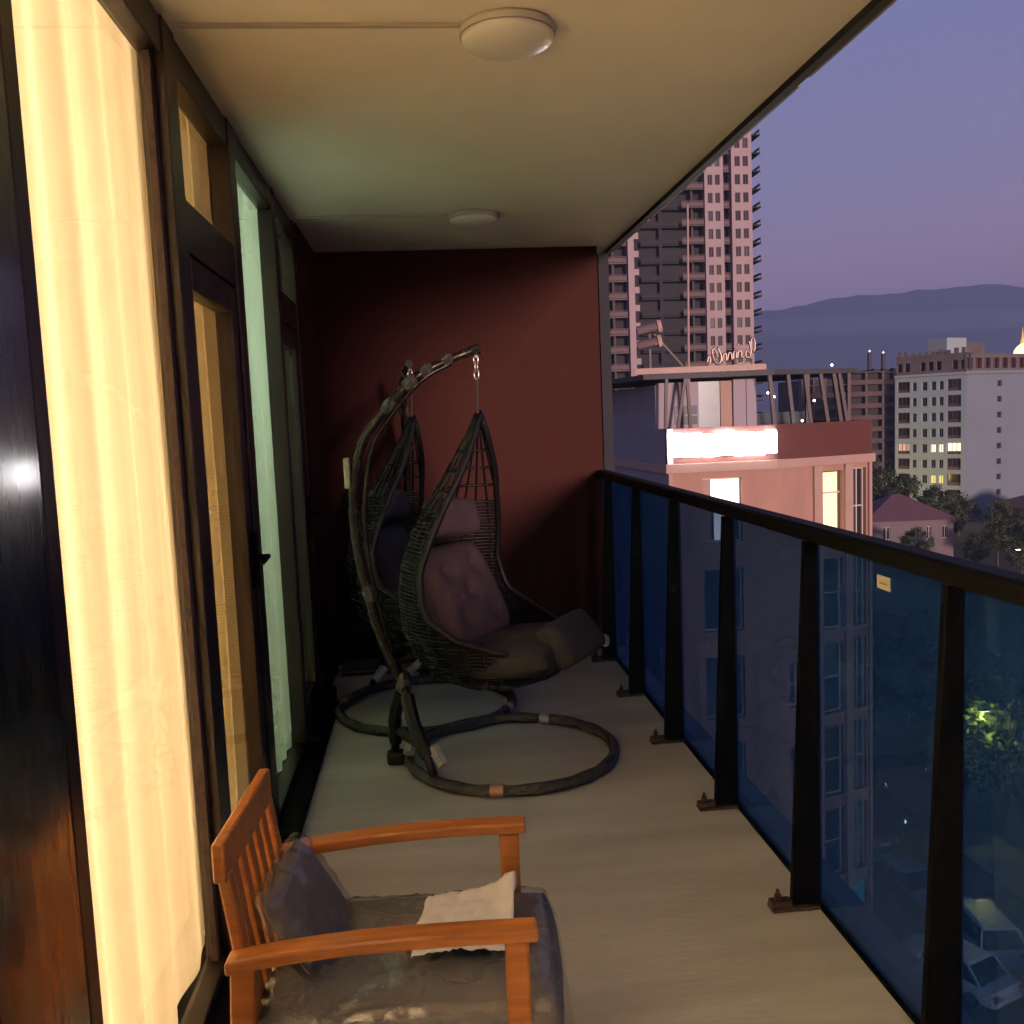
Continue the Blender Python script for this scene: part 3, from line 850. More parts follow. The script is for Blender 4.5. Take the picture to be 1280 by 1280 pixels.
# ------------------------------------------------------------------ the town below
GZ = -20.0
def build_ground():
    g = MB().add([(-400, -60, GZ-0.02), (5200, -60, GZ-0.02), (5200, 5200, GZ-0.02), (-1600, 5200, GZ-0.02), (-1600, 300, GZ-0.02)], [(0, 1, 2, 3, 4)])
    struct(g.build('ground', 'ground_dark'))
    struct(MB().box(18.0, 24.6, -55, 420, GZ-0.10, GZ).build('road', 'asphalt'))
    struct(MB().box(-30, 17.99, 12, 28.0, GZ-0.10, GZ-0.002).build('road', 'asphalt'))
    struct(MB().box(24.64, 27.2, -55, 420, GZ-0.10, GZ+0.13).build('pavement', 'paving'))
    struct(MB().prism([(4, 28.2), (17.8, 28.2), (17.8, 60), (4, 60)], GZ-0.10, GZ+0.13).build('pavement', 'paving'))
    k = MB()
    y = -50
    while y < 160:
        k.box(24.602, 24.638, y, y+1.94, GZ-0.1, GZ+0.145); y += 2.0
    struct(k.build('kerb', 'kerb_stone'))
    m = MB()
    y = -20
    while y < 200:
        m.box(21.25, 21.37, y, y+2.2, GZ+0.002, GZ+0.006); y += 6
    struct(m.build('road_marking', 'road_paint'))
build_ground()

class Face:
    """a vertical facade: local u along it, z up, n outwards"""
    def __init__(s, o, p, q):
        s.o = Vector((p[0], p[1], 0))-Vector((o[0], o[1], 0)); d = Vector((q[0]-p[0], q[1]-p[1], 0))
        s.L = d.length; s.u = d.normalized(); s.n = Vector((s.u.y, -s.u.x, 0)); s.zo = o[2]
    def P(s, u, z, d=0): return tuple(s.o+s.u*u+s.n*d+Vector((0, 0, z-s.zo)))
    def box(s, mb, u0, u1, z0, z1, d0, d1):
        return mb.hexa([s.P(u0, z0, d1), s.P(u1, z0, d1), s.P(u1, z0, d0), s.P(u0, z0, d0)],
                       [s.P(u0, z1, d1), s.P(u1, z1, d1), s.P(u1, z1, d0), s.P(u0, z1, d0)])
    def wall(s, mb, u0, u1, z0, z1, ops, dep=0.22, d=0.0):
        us = sorted({u0, u1, *[a for o in ops for a in o[:2]]}); zs = sorted({z0, z1, *[a for o in ops for a in o[2:4]]})
        us = [a for a in us if u0 <= a <= u1]; zs = [a for a in zs if z0 <= a <= z1]
        for i in range(len(us)-1):
            for j in range(len(zs)-1):
                cu, cz = (us[i]+us[i+1])/2, (zs[j]+zs[j+1])/2
                if any(o[0] < cu < o[1] and o[2] < cz < o[3] for o in ops): continue
                mb.add([s.P(us[i], zs[j], d), s.P(us[i+1], zs[j], d), s.P(us[i+1], zs[j+1], d), s.P(us[i], zs[j+1], d)], [(0, 1, 2, 3)])
        for a, b, c, e in [o[:4] for o in ops]:
            for (p, q) in (((a, c), (b, c)), ((b, c), (b, e)), ((b, e), (a, e)), ((a, e), (a, c))):
                mb.add([s.P(*p, d), s.P(*q, d), s.P(*q, d-dep), s.P(*p, d-dep)], [(0, 3, 2, 1)])
        return mb
    def window(s, par, o, pane, fr='win_frame', dep=0.2, mu=1, mv=1, t=0.06):
        a, b, c, e = o[:4]
        f = MB()
        s.box(f, a+0.005, a+t, c+0.005, e-0.005, -dep, -dep+0.06); s.box(f, b-t, b-0.005, c+0.005, e-0.005, -dep, -dep+0.06)
        s.box(f, a+t, b-t, c+0.005, c+t, -dep, -dep+0.06); s.box(f, a+t, b-t, e-t, e-0.005, -dep, -dep+0.06)
        for k in range(1, mu):
            u = a+(b-a)*k/mu; s.box(f, u-t/2, u+t/2, c+t, e-t, -dep, -dep+0.055)
        for k in range(1, mv):
            z = c+(e-c)*k/mv; s.box(f, a+t, b-t, z-t/2, z+t/2, -dep+0.003, -dep+0.052)
        w = f.build('window', fr, par)
        p = s.box(MB(), a+0.01, b-0.01, c+0.01, e-0.01, -dep-0.03, -dep-0.004).build('pane', pane, w)
        return w

def build_pink_building():
    O = (12.5, 40.0, GZ)
    b = empty('pink_building', O)
    A, B, C, D, E_ = (8.75, 32.5), (12.75, 32.5), (17.1, 34.0), (17.1, 47), (7.95, 47)
    fAB, fBC, fEA, fCD = Face(O, A, B), Face(O, B, C), Face(O, E_, A), Face(O, C, D)
    zt, zp, zc = 0.93, -0.34, -0.66                     # parapet top, parapet foot, cornice foot
    off = lambda pts, e: [(12.5+(x-12.5)*(1+e)-O[0], 40+(y-40)*(1+e*0.7)-O[1]) for x, y in pts]
    poly = [A, B, C, D, E_]
    fl = [zc-0.25-3.3*k for k in range(6)]
    opsAB = [(1.25, 2.72, z-2.35, z) for z in fl]
    opsBC = [(2.18, 3.20, z-2.75, z) for z in fl]+[(0.55, 1.0, z-2.2, z-0.5) for z in fl[2:]]
    opsBC2 = [(3.70, 4.36, z-2.9, z+0.05) for z in fl]
    m = MB(); fAB.wall(m, 0, fAB.L, GZ, zc, opsAB, 0.3); m.build('front_wall', 'pink_render', b)
    m = MB(); fBC.wall(m, 0, fBC.L, GZ, zc, opsBC+opsBC2, 0.3); m.build('corner_wall', 'pink_render', b)
    opsEA = [(u, u+1.4, z-2.2, z-0.4) for z in fl for u in (2.2, 6.0, 10.0)]
    m = MB(); fEA.wall(m, 0, fEA.L, GZ, zc, opsEA, 0.25); m.build('side_wall', 'side_grey', b)
    m = MB(); fCD.wall(m, 0, fCD.L, GZ, zc, [], 0.25); Face(O, D, E_).wall(m, 0, 9.15, GZ, zc, []); m.build('rear_wall', 'pink_render', b)
    MB().prism([(x, y) for x, y in off(poly, 0.03)], zp-0.32-GZ, zp-GZ-0.002).build('cornice', 'pink_trim', b)
    # parapet band: red at the front, grey down the side
    for f, mm, nm in ((fAB, 'parapet_red', 'parapet'), (fBC, 'parapet_red', 'parapet'), (fEA, 'side_grey', 'side_parapet'), (fCD, 'parapet_red', 'parapet')):
        q = MB(); f.box(q, -0.04, f.L+0.04, zp, zt if f is not fEA else zt+0.0, -0.2, 0.03); q.build(nm, mm, b)
    MB().prism([(x-O[0], y-O[1]) for x, y in poly], zp-GZ, zp-GZ+0.05).build('roof_deck', 'roof_dark', b)
    # string courses between floors
    for z in fl[1:]:
        q = MB(); fAB.box(q, 0, fAB.L-0.05, z+0.42, z+0.56, 0.0, 0.06); fBC.box(q, 0.02, fBC.L, z+0.42, z+0.56, 0.0, 0.06); q.build('string_course', 'pink_trim', b)
    # pilasters either side of the lit corner window
    for u0, u1 in ((1.72, 2.12), (3.24, 3.62), (4.44, 4.58)):
        q = MB(); fBC.box(q, u0, u1, GZ+0.15, zc-0.01, 0.001, 0.10); q.build('pilaster', 'pink_trim', b)
    q = MB(); fAB.box(q, 0.0, 0.16, GZ+0.15, zc-0.01, 0.002, 0.06); q.build('pilaster', 'pink_trim', b)
    for o in opsAB+opsBC:
        q = MB(); f_ = fAB if o in opsAB else fBC; f_.box(q, o[0]-0.06, o[1]+0.06, o[2]-0.10, o[2]-0.004, -0.18, 0.09); q.build('window_sill', 'pink_trim', b)
    for i, o in enumerate(opsAB):
        fAB.window(b, o, 'win_teal' if i else 'win_dark', 'win_frame', 0.25, 2, 1)
    # lit parts of the front window: bright upper light, lower pane, dark side strip
    q = MB(); fAB.box(q, 1.62, 2.66, fl[0]-0.95, fl[0]-0.07, -0.235, -0.19); w = q.build('lit_pane', 'lit_white', b); w['label'] = 'bright white window pane'
    q = MB(); fAB.box(q, 1.72, 2.22, fl[0]-2.28, fl[0]-1.02, -0.235, -0.19); w = q.build('lit_pane', 'lit_white', b)
    q = MB(); fAB.box(q, 1.62, 2.68, fl[0]-1.02, fl[0]-0.95, -0.235, -0.15); q.build('window_bar', 'win_frame', b)
    q = MB(); fAB.box(q, 1.29, 1.58, fl[0]-2.30, fl[0]-0.05, -0.235, -0.12); q.build('drape', 'pink_trim', b)
    q = MB(); fAB.box(q, 2.05, 2.40, fl[1]-2.10, fl[1]-0.75, -0.24, -0.19); q.build('lit_pane', 'lit_dim', b)
    for i, o in enumerate(opsBC):
        fBC.window(b, o, 'lit_warm' if i == 0 else 'win_dark' if i % 2 else 'win_teal', 'win_frame' if i else 'win_frame_dark', 0.25, 1, 2 if i else 1)
    z = fl[0]
    q = MB(); fBC.box(q, 2.19, 3.19, z-0.86, z-0.80, -0.22, -0.16); q.build('window_bar', 'win_frame', b)
    q = MB()
    for k in range(3): fBC.box(q, 2.20+0.055*k, 2.245+0.055*k, z-2.7, z-0.05, -0.20, -0.16-0.02*(k % 2))
    q.build('drape', 'win_frame_dark', b)
    for i, o in enumerate(opsBC2):
        fBC.window(b, o, 'win_teal' if i else 'win_dark', 'win_frame', 0.22, 2, 2, 0.05)
    q = MB(); fBC.box(q, 3.74, 4.32, GZ+0.4, GZ+3.0, -0.2, -0.1); q.build('entrance_light_panel', 'lit_teal', b)
    for o in opsEA: fEA.window(b, o, 'win_dark', 'win_frame_dark', 0.2, 2, 1)
    tag(b, 'pink corner building across the street with red parapet and lit windows', 'building')

    # rooftop pavilion: white walls, teal glass, dark canopy on slanting steel struts
    P0 = (12.0, 35.5, zp+0.05)
    p = empty('roof_pavilion', P0)
    fw = Face(P0, (8.75, 34.0), (12.6, 34.0))
    zb = zp+0.06
    def pan(nm, mm, u0, u1, z0, z1, d0=-0.2, d1=0.0):
        q = MB(); fw.box(q, u0, u1, z0, z1, d0, d1); return q.build(nm, mm, p)
    pan('wall_panel', 'white_pink', 0.05, 1.62, zb, 2.62)
    pan('glass_wall', 'teal_panel', 1.64, 2.46, zb, 2.62, -0.22, -0.05)
    pan('wall_panel', 'pink_trim', 2.48, 2.92, zb, 2.62, -0.2, -0.02)
    pan('column', 'white_pink', 2.94, 3.42, zb, 2.66, -0.2, 0.10)
    pan('column', 'white_pink', 3.46, 3.84, zb, 2.66, -0.2, 0.06)
    pan('window_band', 'win_teal', 0.70, 1.56, 1.05, 1.75, 0.001, 0.03)
    pan('window_bar', 'white_pink', 0.70, 1.56, 1.36, 1.42, 0.032, 0.05)
    for u in (2.6, 2.78): pan('panel_joint', 'pink_trim', 2.48, 2.92, u-1.6, u-1.56, -0.02, 0.01)
    q = MB(); sd = Face(P0, (8.1, 44.0), (8.72, 34.0)); sd.box(q, 0, sd.L, zb, 2.55, -0.15, 0); q.build('side_wall', 'side_grey', p)
    cpoly = [(6.95, 40.5), (8.1, 33.2), (12.9, 32.9), (16.7, 34.2), (16.7, 41), (7.0, 44)]
    MB().prism([(x-P0[0], y-P0[1]) for x, y in cpoly], 2.74-P0[2], 2.92-P0[2]).build('canopy', 'roof_dark', p)
    q = MB(); f2 = Face(P0, (7.75, 33.12), (12.55, 32.78)); f2.box(q, 0, f2.L, 2.93, 3.14, -0.12, 0); q.build('fascia_beam', 'pink_trim', p)
    for (x0, x1, y) in ((8.95, 8.85, 33.2), (9.65, 9.15, 33.2), (9.72, 9.9, 33.2)):
        MB().beam((x0-P0[0], y-P0[1], 2.73-P0[2]), (x1-P0[0], y-P0[1]+0.1, zb+0.0-P0[2]), 0.11).build('strut', 'steel_dark', p)
    for k, (x0, dx) in enumerate(((12.75, 0.30), (13.55, 0.35), (14.3, 0.40), (14.42, 0.0), (15.0, 0.5), (15.6, 0.5), (16.3, 0.05), (15.85, 0.55))):
        y = 33.0+0.32*(x0-12.7)
        MB().beam((x0-P0[0], y-P0[1], 2.735-P0[2]), (x0+dx-P0[0], y-P0[1]+0.1, zb-P0[2]), 0.13).build('strut', 'steel_dark', p)
    MB().box(12.85-P0[0], 15.2-P0[0], 35.4-P0[1], 35.5-P0[1], 0, 1.65).build('railing_panel', 'win_teal', p)
    tag(p, 'rooftop pavilion with dark canopy on slanting struts above the pink building', 'pavilion')

    # glowing sign on the parapet: row of bright rounded letters run together
    s = empty('light_sign', (10.8, 32.40, -0.12))
    q = MB(); q.box(-1.95, 1.98, 0.0, 0.055, 0.02, 0.80); q.build('back_plate', 'wrap_white', s)
    xs = -2.02
    rr = random.Random(11)
    while xs < 1.90:
        w = rr.uniform(0.34, 0.5); h = rr.uniform(0.80, 0.88); z0 = rr.uniform(-0.02, 0.05)
        if xs+w > 2.02: w = 2.02-xs
        if w < 0.12: break
        MB().box(xs, xs+w-0.008, -0.13, -0.005, z0, z0+h).build('letter', 'sign_white', s, bevel=0.06, seg=3)
        xs += w
    tag(s, 'overexposed glowing white sign on the pink building parapet', 'sign')

    # script sign standing on the canopy
    t = empty('script_sign', (11.4, 33.0, 3.15))
    def stroke(pts, r=0.045, nm='letter'):
        MB().tube(smooth_pts([(x, 0.02*math.sin(9*x), z) for x, z in pts], 6), r, 8).build(nm, 'sign_chrome', t, smooth=True)
    stroke([(-0.98, 0.10), (-0.92, 0.34), (-0.86, 0.22), (-0.90, 0.05)])
    stroke([(-0.55, 0.25), (-0.72, 0.62), (-0.78, 0.42), (-0.66, 0.10), (-0.50, 0.08), (-0.45, 0.34), (-0.58, 0.66)])
    stroke([(-0.44, 0.10), (-0.36, 0.38), (-0.28, 0.40), (-0.26, 0.12)])
    stroke([(-0.24, 0.14), (-0.17, 0.42), (-0.08, 0.40), (-0.06, 0.16)])
    stroke([(-0.02, 0.18), (0.02, 0.46), (0.12, 0.45), (0.12, 0.2)])
    stroke([(0.16, 0.22), (0.20, 0.48), (0.30, 0.46), (0.32, 0.24), (0.40, 0.30)])
    stroke([(0.66, 0.34), (0.50, 0.50), (0.46, 0.30), (0.60, 0.24), (0.66, 0.50), (0.58, 0.86)])
    stroke([(0.80, 0.40), (0.66, 0.70), (0.72, 0.95), (0.82, 0.80), (0.80, 0.45)])
    stroke([(0.02, 0.60), (0.05, 0.64)], 0.05, 'accent')
    stroke([(0.18, 0.70), (0.21, 0.75)], 0.05, 'accent')
    stroke([(-0.55, 0.0), (-0.2, -0.04), (0.15, 0.02), (0.45, 0.10)], 0.03, 'underline')
    for x in (-0.62, 0.1, 0.7):
        MB().beam((x, 0.05, -0.22), (x, 0.05, 0.20), 0.05).build('stand_bar', 'steel_dark', t)
    tag(t, 'metallic script lettering standing on the rooftop canopy', 'sign')

    mst = empty('roof_mast', (9.85, 33.4, zp+0.06))
    MB().tube([(0, 0, 0), (0, 0, 3.4), (0.09, 0, 9.2)], [0.05, 0.045, 0.035], 8).build('pole', 'pink_trim', mst)
    MB().lathe([(0.10, 0), (0.10, 0.10), (0.05, 0.16)], 8).build('base', 'steel_dark', mst)
    tag(mst, 'thin tall pale mast standing on the pink building roof', 'mast')
    for (z, lab) in ((4.60, 'upper of two horizontal floodlight tubes above the roof canopy'), (4.06, 'lower of two horizontal floodlight tubes above the roof canopy')):
        fl_ = empty('floodlight', (8.4, 33.4, z))
        MB().tube([(-0.42, 0.08, -0.09), (0.32, -0.04, 0.05)], 0.17, 12).build('barrel', 'tower_rail', fl_, smooth=False)
        MB().tube([(0.30, -0.04, 0.046), (0.44, -0.06, 0.073)], 0.23, 12).build('hood', 'pink_trim', fl_)
        MB().beam((0.0, 0.0, -0.05), (0.10, 0.35, -0.06), 0.06).build('bracket', 'steel_dark', fl_)
        tag(fl_, lab, 'floodlight')
    br = MB().beam((8.5, 33.72, 4.60), (9.9, 33.72, 3.0), 0.07).beam((8.5, 33.72, 4.65), (8.5, 33.72, 2.92), 0.07).build('floodlight_pole', 'steel_dark')
    tag(br, 'thin diagonal stay carrying the two floodlights above the canopy', 'pole')
    for i, (x, y, z, lab) in enumerate(((15.30, 33.4, 3.03, 'tiny white bulb on top of the pavilion canopy edge'), (13.75, 33.6, 2.35, 'tiny white bulb under the canopy by the middle struts'), (12.95, 33.7, 2.10, 'tiny white bulb nearest the white columns'),
                              (13.30, 34.0, 1.95, 'tiny white bulb low under the canopy left of the middle struts'), (15.0, 34.3, 1.75, 'tiny white bulb between the right canopy struts'), (13.95, 32.95, 1.02, 'tiny white bulb standing on the red parapet'))):
        q = empty('bulb', (x, y, z))
        bm = MB().lathe([(0.0001, -0.045), (0.032, -0.03), (0.045, 0.0), (0.032, 0.03), (0.0001, 0.045)], 10); bm.build('globe', 'bulb_white', q, smooth=True)
        MB().box(-0.012, 0.012, -0.012, 0.012, 0.046, 0.10).build('socket', 'steel_dark', q)
        tag(q, lab, 'bulb')
build_pink_building()

def build_tower():
    O = (38.0, 158.0, GZ)
    b = empty('apartment_tower', O)
    f = Face(O, (18.0, 150.0), (55.4, 150.0))
    h = 2.86
    n0, n1 = 6, 31
    ztop = GZ+n1*h
    X = lambda x: x-18.0
    MB().box(18-O[0], 55.2-O[0], 152.2-O[1], 170-O[1], 0, ztop-GZ).build('core', 'tower_dark', b)
    zs = [GZ+h*k for k in range(n0, n1)]
    for (xa, xb) in ((47.5, 50.6), (52.0, 55.4)):
        w = (xb-xa)
        ops = []
        for z in zs:
            ops += [(X(xa)+0.16*w, X(xa)+0.42*w, z+0.75, z+2.35), (X(xa)+0.56*w, X(xa)+0.82*w, z+0.75, z+2.35)]
        m = MB(); f.wall(m, X(xa), X(xb), GZ, ztop, ops, 0.3)
        f.box(m, X(xa), X(xa)+0.02, GZ, ztop, -2.2, -0.001); f.box(m, X(xb)-0.02, X(xb), GZ, ztop, -2.2, -0.001)
        f.box(m, X(xa)+0.02, X(xb)-0.02, GZ, ztop, -2.2, -0.7)
        m.build('wall_panel', 'tower_panel', b)
        fr = f.window(b, ops[0], 'win_dark', 'tower_rail', 0.2, 2, 1, 0.09)
        me, pme = fr.data, fr.children[0].data
        pme2 = pme.copy(); pme2.materials[0] = MATS['win_teal']
        for o in ops[1:]:
            du = o[0]-ops[0][0]; dz = o[2]-ops[0][2]
            wd = link('window', me, b, loc=(du, 0, dz)); pn = link('pane', pme, wd)
            if rnd.random() < 0.3: pn.location = tuple(f.n*(-rnd.uniform(0.05, 0.14)))
            if rnd.random() < 0.22: pn.data = pme2
        for k, z in enumerate(zs):
            q = None
        pm = MB(); f.box(pm, X(xa)-0.06, X(xa)+0.10, GZ, ztop, 0.001, 0.14); pm.build('edge_strip', 'tower_panel', b)
    # balconies: slab, barred railing, one set per floor
    def balcony(xa, xb, m1, m2, dep, posts):
        sl = MB(); f.box(sl, X(xa), X(xb), 0, 0.20, -2.0, dep)
        sl.v = [(x, y, z+GZ) for x, y, z in sl.v]
        slm = sl.mesh('balcony_slab', m1)
        rl = MB(); f.box(rl, X(xa)+0.05, X(xb)-0.05, 1.08, 1.18, dep-0.14, dep-0.06)
        f.box(rl, X(xa)+0.05, X(xb)-0.05, 0.30, 0.95, dep-0.12, dep-0.09)
        for k in range(posts+1):
            u = X(xa)+0.06+(X(xb)-X(xa)-0.18)*k/posts
            f.box(rl, u, u+0.10, 0.201, 1.08, dep-0.15, dep-0.121)
        rl.v = [(x, y, z+GZ) for x, y, z in rl.v]
        rlm = rl.mesh('railing', m2)
        for z in zs:
            s = link('balcony_slab', slm, b, loc=(0, 0, z-GZ)); link('railing', rlm, s)
    balcony(18.2, 34.3, 'tower_rail', 'tower_rail', 0.2, 26)
    balcony(43.6, 47.3, 'tower_concrete', 'tower_rail', 0.1, 8)
    balcony(36.9, 43.3, 'tower_dark', 'tower_dark', -0.9, 6)
    balcony(50.75, 51.85, 'tower_rail', 'tower_rail', -0.6, 2)
    m = MB(); f.box(m, X(34.5), X(35.5), GZ, ztop, -2.2, 0.35); m.build('column', 'tower_panel', b)
    for z in zs:
        m = MB(); f.box(m, X(35.52), X(36.3), z+1.0, z+2.0, -1.0, 0.2); m.build('vent_box', 'tower_panel', b)
    for x in (20.9, 23.6, 26.4, 29.2, 31.9):
        m = MB(); f.box(m, X(x), X(x)+0.35, GZ, ztop, -2.1, -0.2); m.build('pier', 'tower_concrete', b)
    m = MB(); f.box(m, X(45.3), X(45.6), GZ, ztop, -2.1, -0.5); m.build('pier', 'tower_concrete', b)
    m = MB(); f.box(m, X(40.0), X(40.5), GZ, ztop, -2.1, -1.0); m.build('pier', 'tower_dark', b)
    # slabs sticking out of the right flank
    sl = MB().box(55.42-O[0], 57.1-O[0], 150.6-O[1], 157-O[1], 0, 0.22).mesh('side_slab', 'tower_dark')
    rl = MB().box(56.95-O[0], 57.05-O[0], 150.7-O[1], 156.8-O[1], 0.7, 1.05)
    for k in range(5): rl.box(56.95-O[0], 57.05-O[0], 150.7+k*1.5-O[1], 150.8+k*1.5-O[1], 0.222, 0.699)
    rlm = rl.mesh('side_railing', 'tower_rail')
    for z in zs:
        s = link('side_slab', sl, b, loc=(0, 0, z-GZ)); link('side_railing', rlm, s)
    tag(b, 'tall pinkish apartment tower with stacked balconies rising behind the pavilion', 'tower')
build_tower()

def build_white_building():
    O = (100.0, 168.0, GZ)
    b = empty('white_building', O)
    L0, C0, R0 = (89.6, 168.5), (97.4, 158.0), (118.0, 167.2)
    fl, fr = Face(O, L0, C0), Face(O, C0, R0)
    h = 2.87
    rows = [4.5-h*k for k in range(9)]
    L = fl.L
    cols = [(3, 18.5, 1.0), (21, 27, 0.8), (33, 40, 0.8), (44, 50.5, 0.8), (53.5, 59.5, 0.8), (63.5, 80, 1.05)]
    ops, idx = [], []
    for r, z in enumerate(rows):
        if z-1 < GZ: continue
        for c, (a, e, hh) in enumerate(cols):
            ops.append((a/86*L, e/86*L, z-hh, z+hh)); idx.append((r, c))
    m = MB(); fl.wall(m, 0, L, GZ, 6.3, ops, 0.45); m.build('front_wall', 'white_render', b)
    for o, (r, c) in zip(ops, idx):
        pane = 'win_dark'
        if r == 4 and c in (3, 4, 5): pane = 'lit_far'
        if r == 6 and c in (3, 4): pane = 'lit_yellow'
        if r == 4 and c == 0: pane = 'lit_dim'
        big = c in (0, 5)
        w = fl.window(b, o, pane, 'win_frame_dark' if big else 'white_render', 0.4, 3 if big else 2, 1, 0.09)
        if big:
            q = MB(); fl.box(q, o[0]+0.05, o[1]-0.05, o[2]+0.02, o[2]+0.55, -0.35, -0.28); q.build('balcony_panel', 'win_frame_dark', b)
    ops2 = [((47/72)*9.6+4.0-1.2, (47/72)*9.6+5.35-1.2, z-0.55, z+0.55) for z in rows if z-1 > GZ]
    m = MB(); fr.wall(m, 0, fr.L, GZ, 6.9, ops2, 0.4); m.build('side_wall', 'white_render_shaded', b)
    for o in ops2: fr.window(b, o, 'win_dark', 'win_frame_dark', 0.3, 2, 1, 0.1)
    q = MB(); fl.box(q, -0.1, L+0.0, 6.31, 6.75, -0.4, 0.12); q.build('cornice', 'white_render', b)
    # unfinished top storey
    opt = [(L*k/9+0.25, L*(k+1)/9-0.2, 7.3, 8.9) for k in range(9) if k not in (2, 6)]
    m = MB(); fl.wall(m, 0.1, L-0.1, 6.76, 10.2, opt, 0.5, -0.3); m.build('top_storey', 'raw_concrete', b)
    q = MB(); fl.box(q, 0.0, L, 6.76, 10.1, -3.0, -1.2); q.build('top_storey_core', 'dark_block', b)
    opt2 = [(0.6+2.6*k, 2.4+2.6*k, 7.3, 9.2) for k in range(7)]
    m = MB(); fr.wall(m, 0.1, fr.L, 6.95, 9.9, opt2, 0.5, -0.4); m.build('top_storey', 'raw_concrete', b)
    q = MB(); fr.box(q, 0.4, fr.L, 6.95, 9.8, -3.0, -1.2); q.build('top_storey_core', 'parapet_red', b)
    for k in range(10):
        q = MB(); fl.box(q, L*k/10+0.2, L*k/10+0.2+rnd.uniform(0.4, 0.9), 10.21, 10.21+rnd.uniform(0.3, 1.0), -0.9, -0.5); q.build('roof_block', 'raw_concrete', b)
    q = MB(); fr.box(q, 1.5, 7.2, 9.0, 13.2, -9, -5); q.build('stair_house', 'white_render', b)
    q = MB(); fr.box(q, 7.3, 13.5, 9.0, 12.4, -9, -5.5); q.build('stair_house', 'raw_concrete', b)
    q = MB(); fr.box(q, 6.0, 6.9, 9.9, 11.5, -5, -4.9); q.build('stair_door', 'dark_block', b)
    Face(O, (R0[0], R0[1]), (109, 181)).wall(m2 := MB(), 0, 16, GZ, 6.5, []); Face(O, (109, 181), L0).wall(m2, 0, 23, GZ, 6.5, [])
    m2.build('rear_wall', 'white_render_shaded', b)
    MB().prism([(p[0]-O[0], p[1]-O[1]) for p in (L0, C0, R0, (109, 181))], 6.2-GZ, 6.3-GZ).build('roof', 'raw_concrete', b)
    tag(b, 'white eight storey building at right with some lit windows', 'building')
    d = empty('lit_dome', (133.2, 195, GZ))
    MB().box(-4, 4, -4, 4, 0, 29.5).build('drum_tower', 'raw_concrete', d)
    MB().lathe([(1.9, 0), (1.9, 1.6), (1.7, 2.6), (1.2, 3.4), (0.6, 3.9), (0.25, 4.2)], 20, (0, 0, 29.51)).build('dome', 'dome_gold', d, smooth=True)
    MB().lathe([(0.3, 0), (0.5, 0.4), (0.2, 1.4), (0.03, 3.6)], 10, (0, 0, 33.6)).build('spire', 'spire_gold', d, smooth=True)
    tag(d, 'brightly lit golden dome with a thin spire above the white building', 'dome')
build_white_building()

def build_mid_blocks():
    def block(x0, x1, y, d, zt, m1, m2, label, bays, h=3.0, pier='raw_concrete'):
        O = ((x0+x1)/2, y+d/2, GZ); b = empty('apartment_block', O)
        f = Face(O, (x0, y), (x1, y))
        MB().box(x0-O[0]+0.3, x1-O[0]-0.3, y+1.4-O[1], y+d-O[1], 0, zt-GZ-0.2).build('core', m2, b)
        n = int((zt-GZ)/h)
        q = MB(); f.box(q, 0, x1-x0, 0, 0.3, -1.6, 0.5); q.v = [(a, c, z+GZ) for a, c, z in q.v]; sm = q.mesh('floor_slab', m1)
        q = MB(); f.box(q, 0.1, x1-x0-0.1, 0.3, 1.2, 0.25, 0.4); q.v = [(a, c, z+GZ) for a, c, z in q.v]; rm = q.mesh('balcony_wall', m1)
        for k in range(1, n+1):
            s = link('floor_slab', sm, b, loc=(0, 0, k*h-0.3))
            if k < n: link('balcony_wall', rm, s)
        for k in range(bays+1):
            q = MB(); u = (x1-x0-0.5)*k/bays; f.box(q, u, u+0.5, GZ, zt, -1.5, 0.2); q.build('pier', pier, b)
        tag(b, label, 'building')
    block(95.5, 108.0, 226, 16, 8.6, 'brown_block', 'dark_block', 'brown apartment block seen through the left pavilion struts', 4)
    block(108.8, 118.2, 228, 16, 10.0, 'brown_block', 'dark_block', 'brown balconied block just right of the pavilion canopy', 2)
    block(119.5, 131.0, 236, 16, 11.0, 'dark_block', 'dark_block', 'dark unfinished block between pavilion and white building', 4, pier='dark_block')
    block(82.0, 94.5, 260, 14, 3.5, 'brown_block', 'dark_block', 'low far block behind the left part of the pavilion', 4)
    # two thin construction masts with lights
    for (x, y, z, lab) in ((125.5, 250, 17.5, 'left of two thin construction masts with a small light'), (129.5, 250, 17.0, 'right of two thin construction masts with a small light')):
        c = empty('crane_mast', (x, y, GZ))
        MB().beam((0, 0, 0), (0, 0, z-GZ-1.5), 0.9).build('mast', 'mast_hazed', c)
        MB().lathe([(0.0001, 0), (0.35, 0.3), (0.0001, 0.7)], 8, (0, 0, z-GZ-1.4)).build('light', 'lit_far', c)
        tag(c, lab, 'mast')
build_mid_blocks()

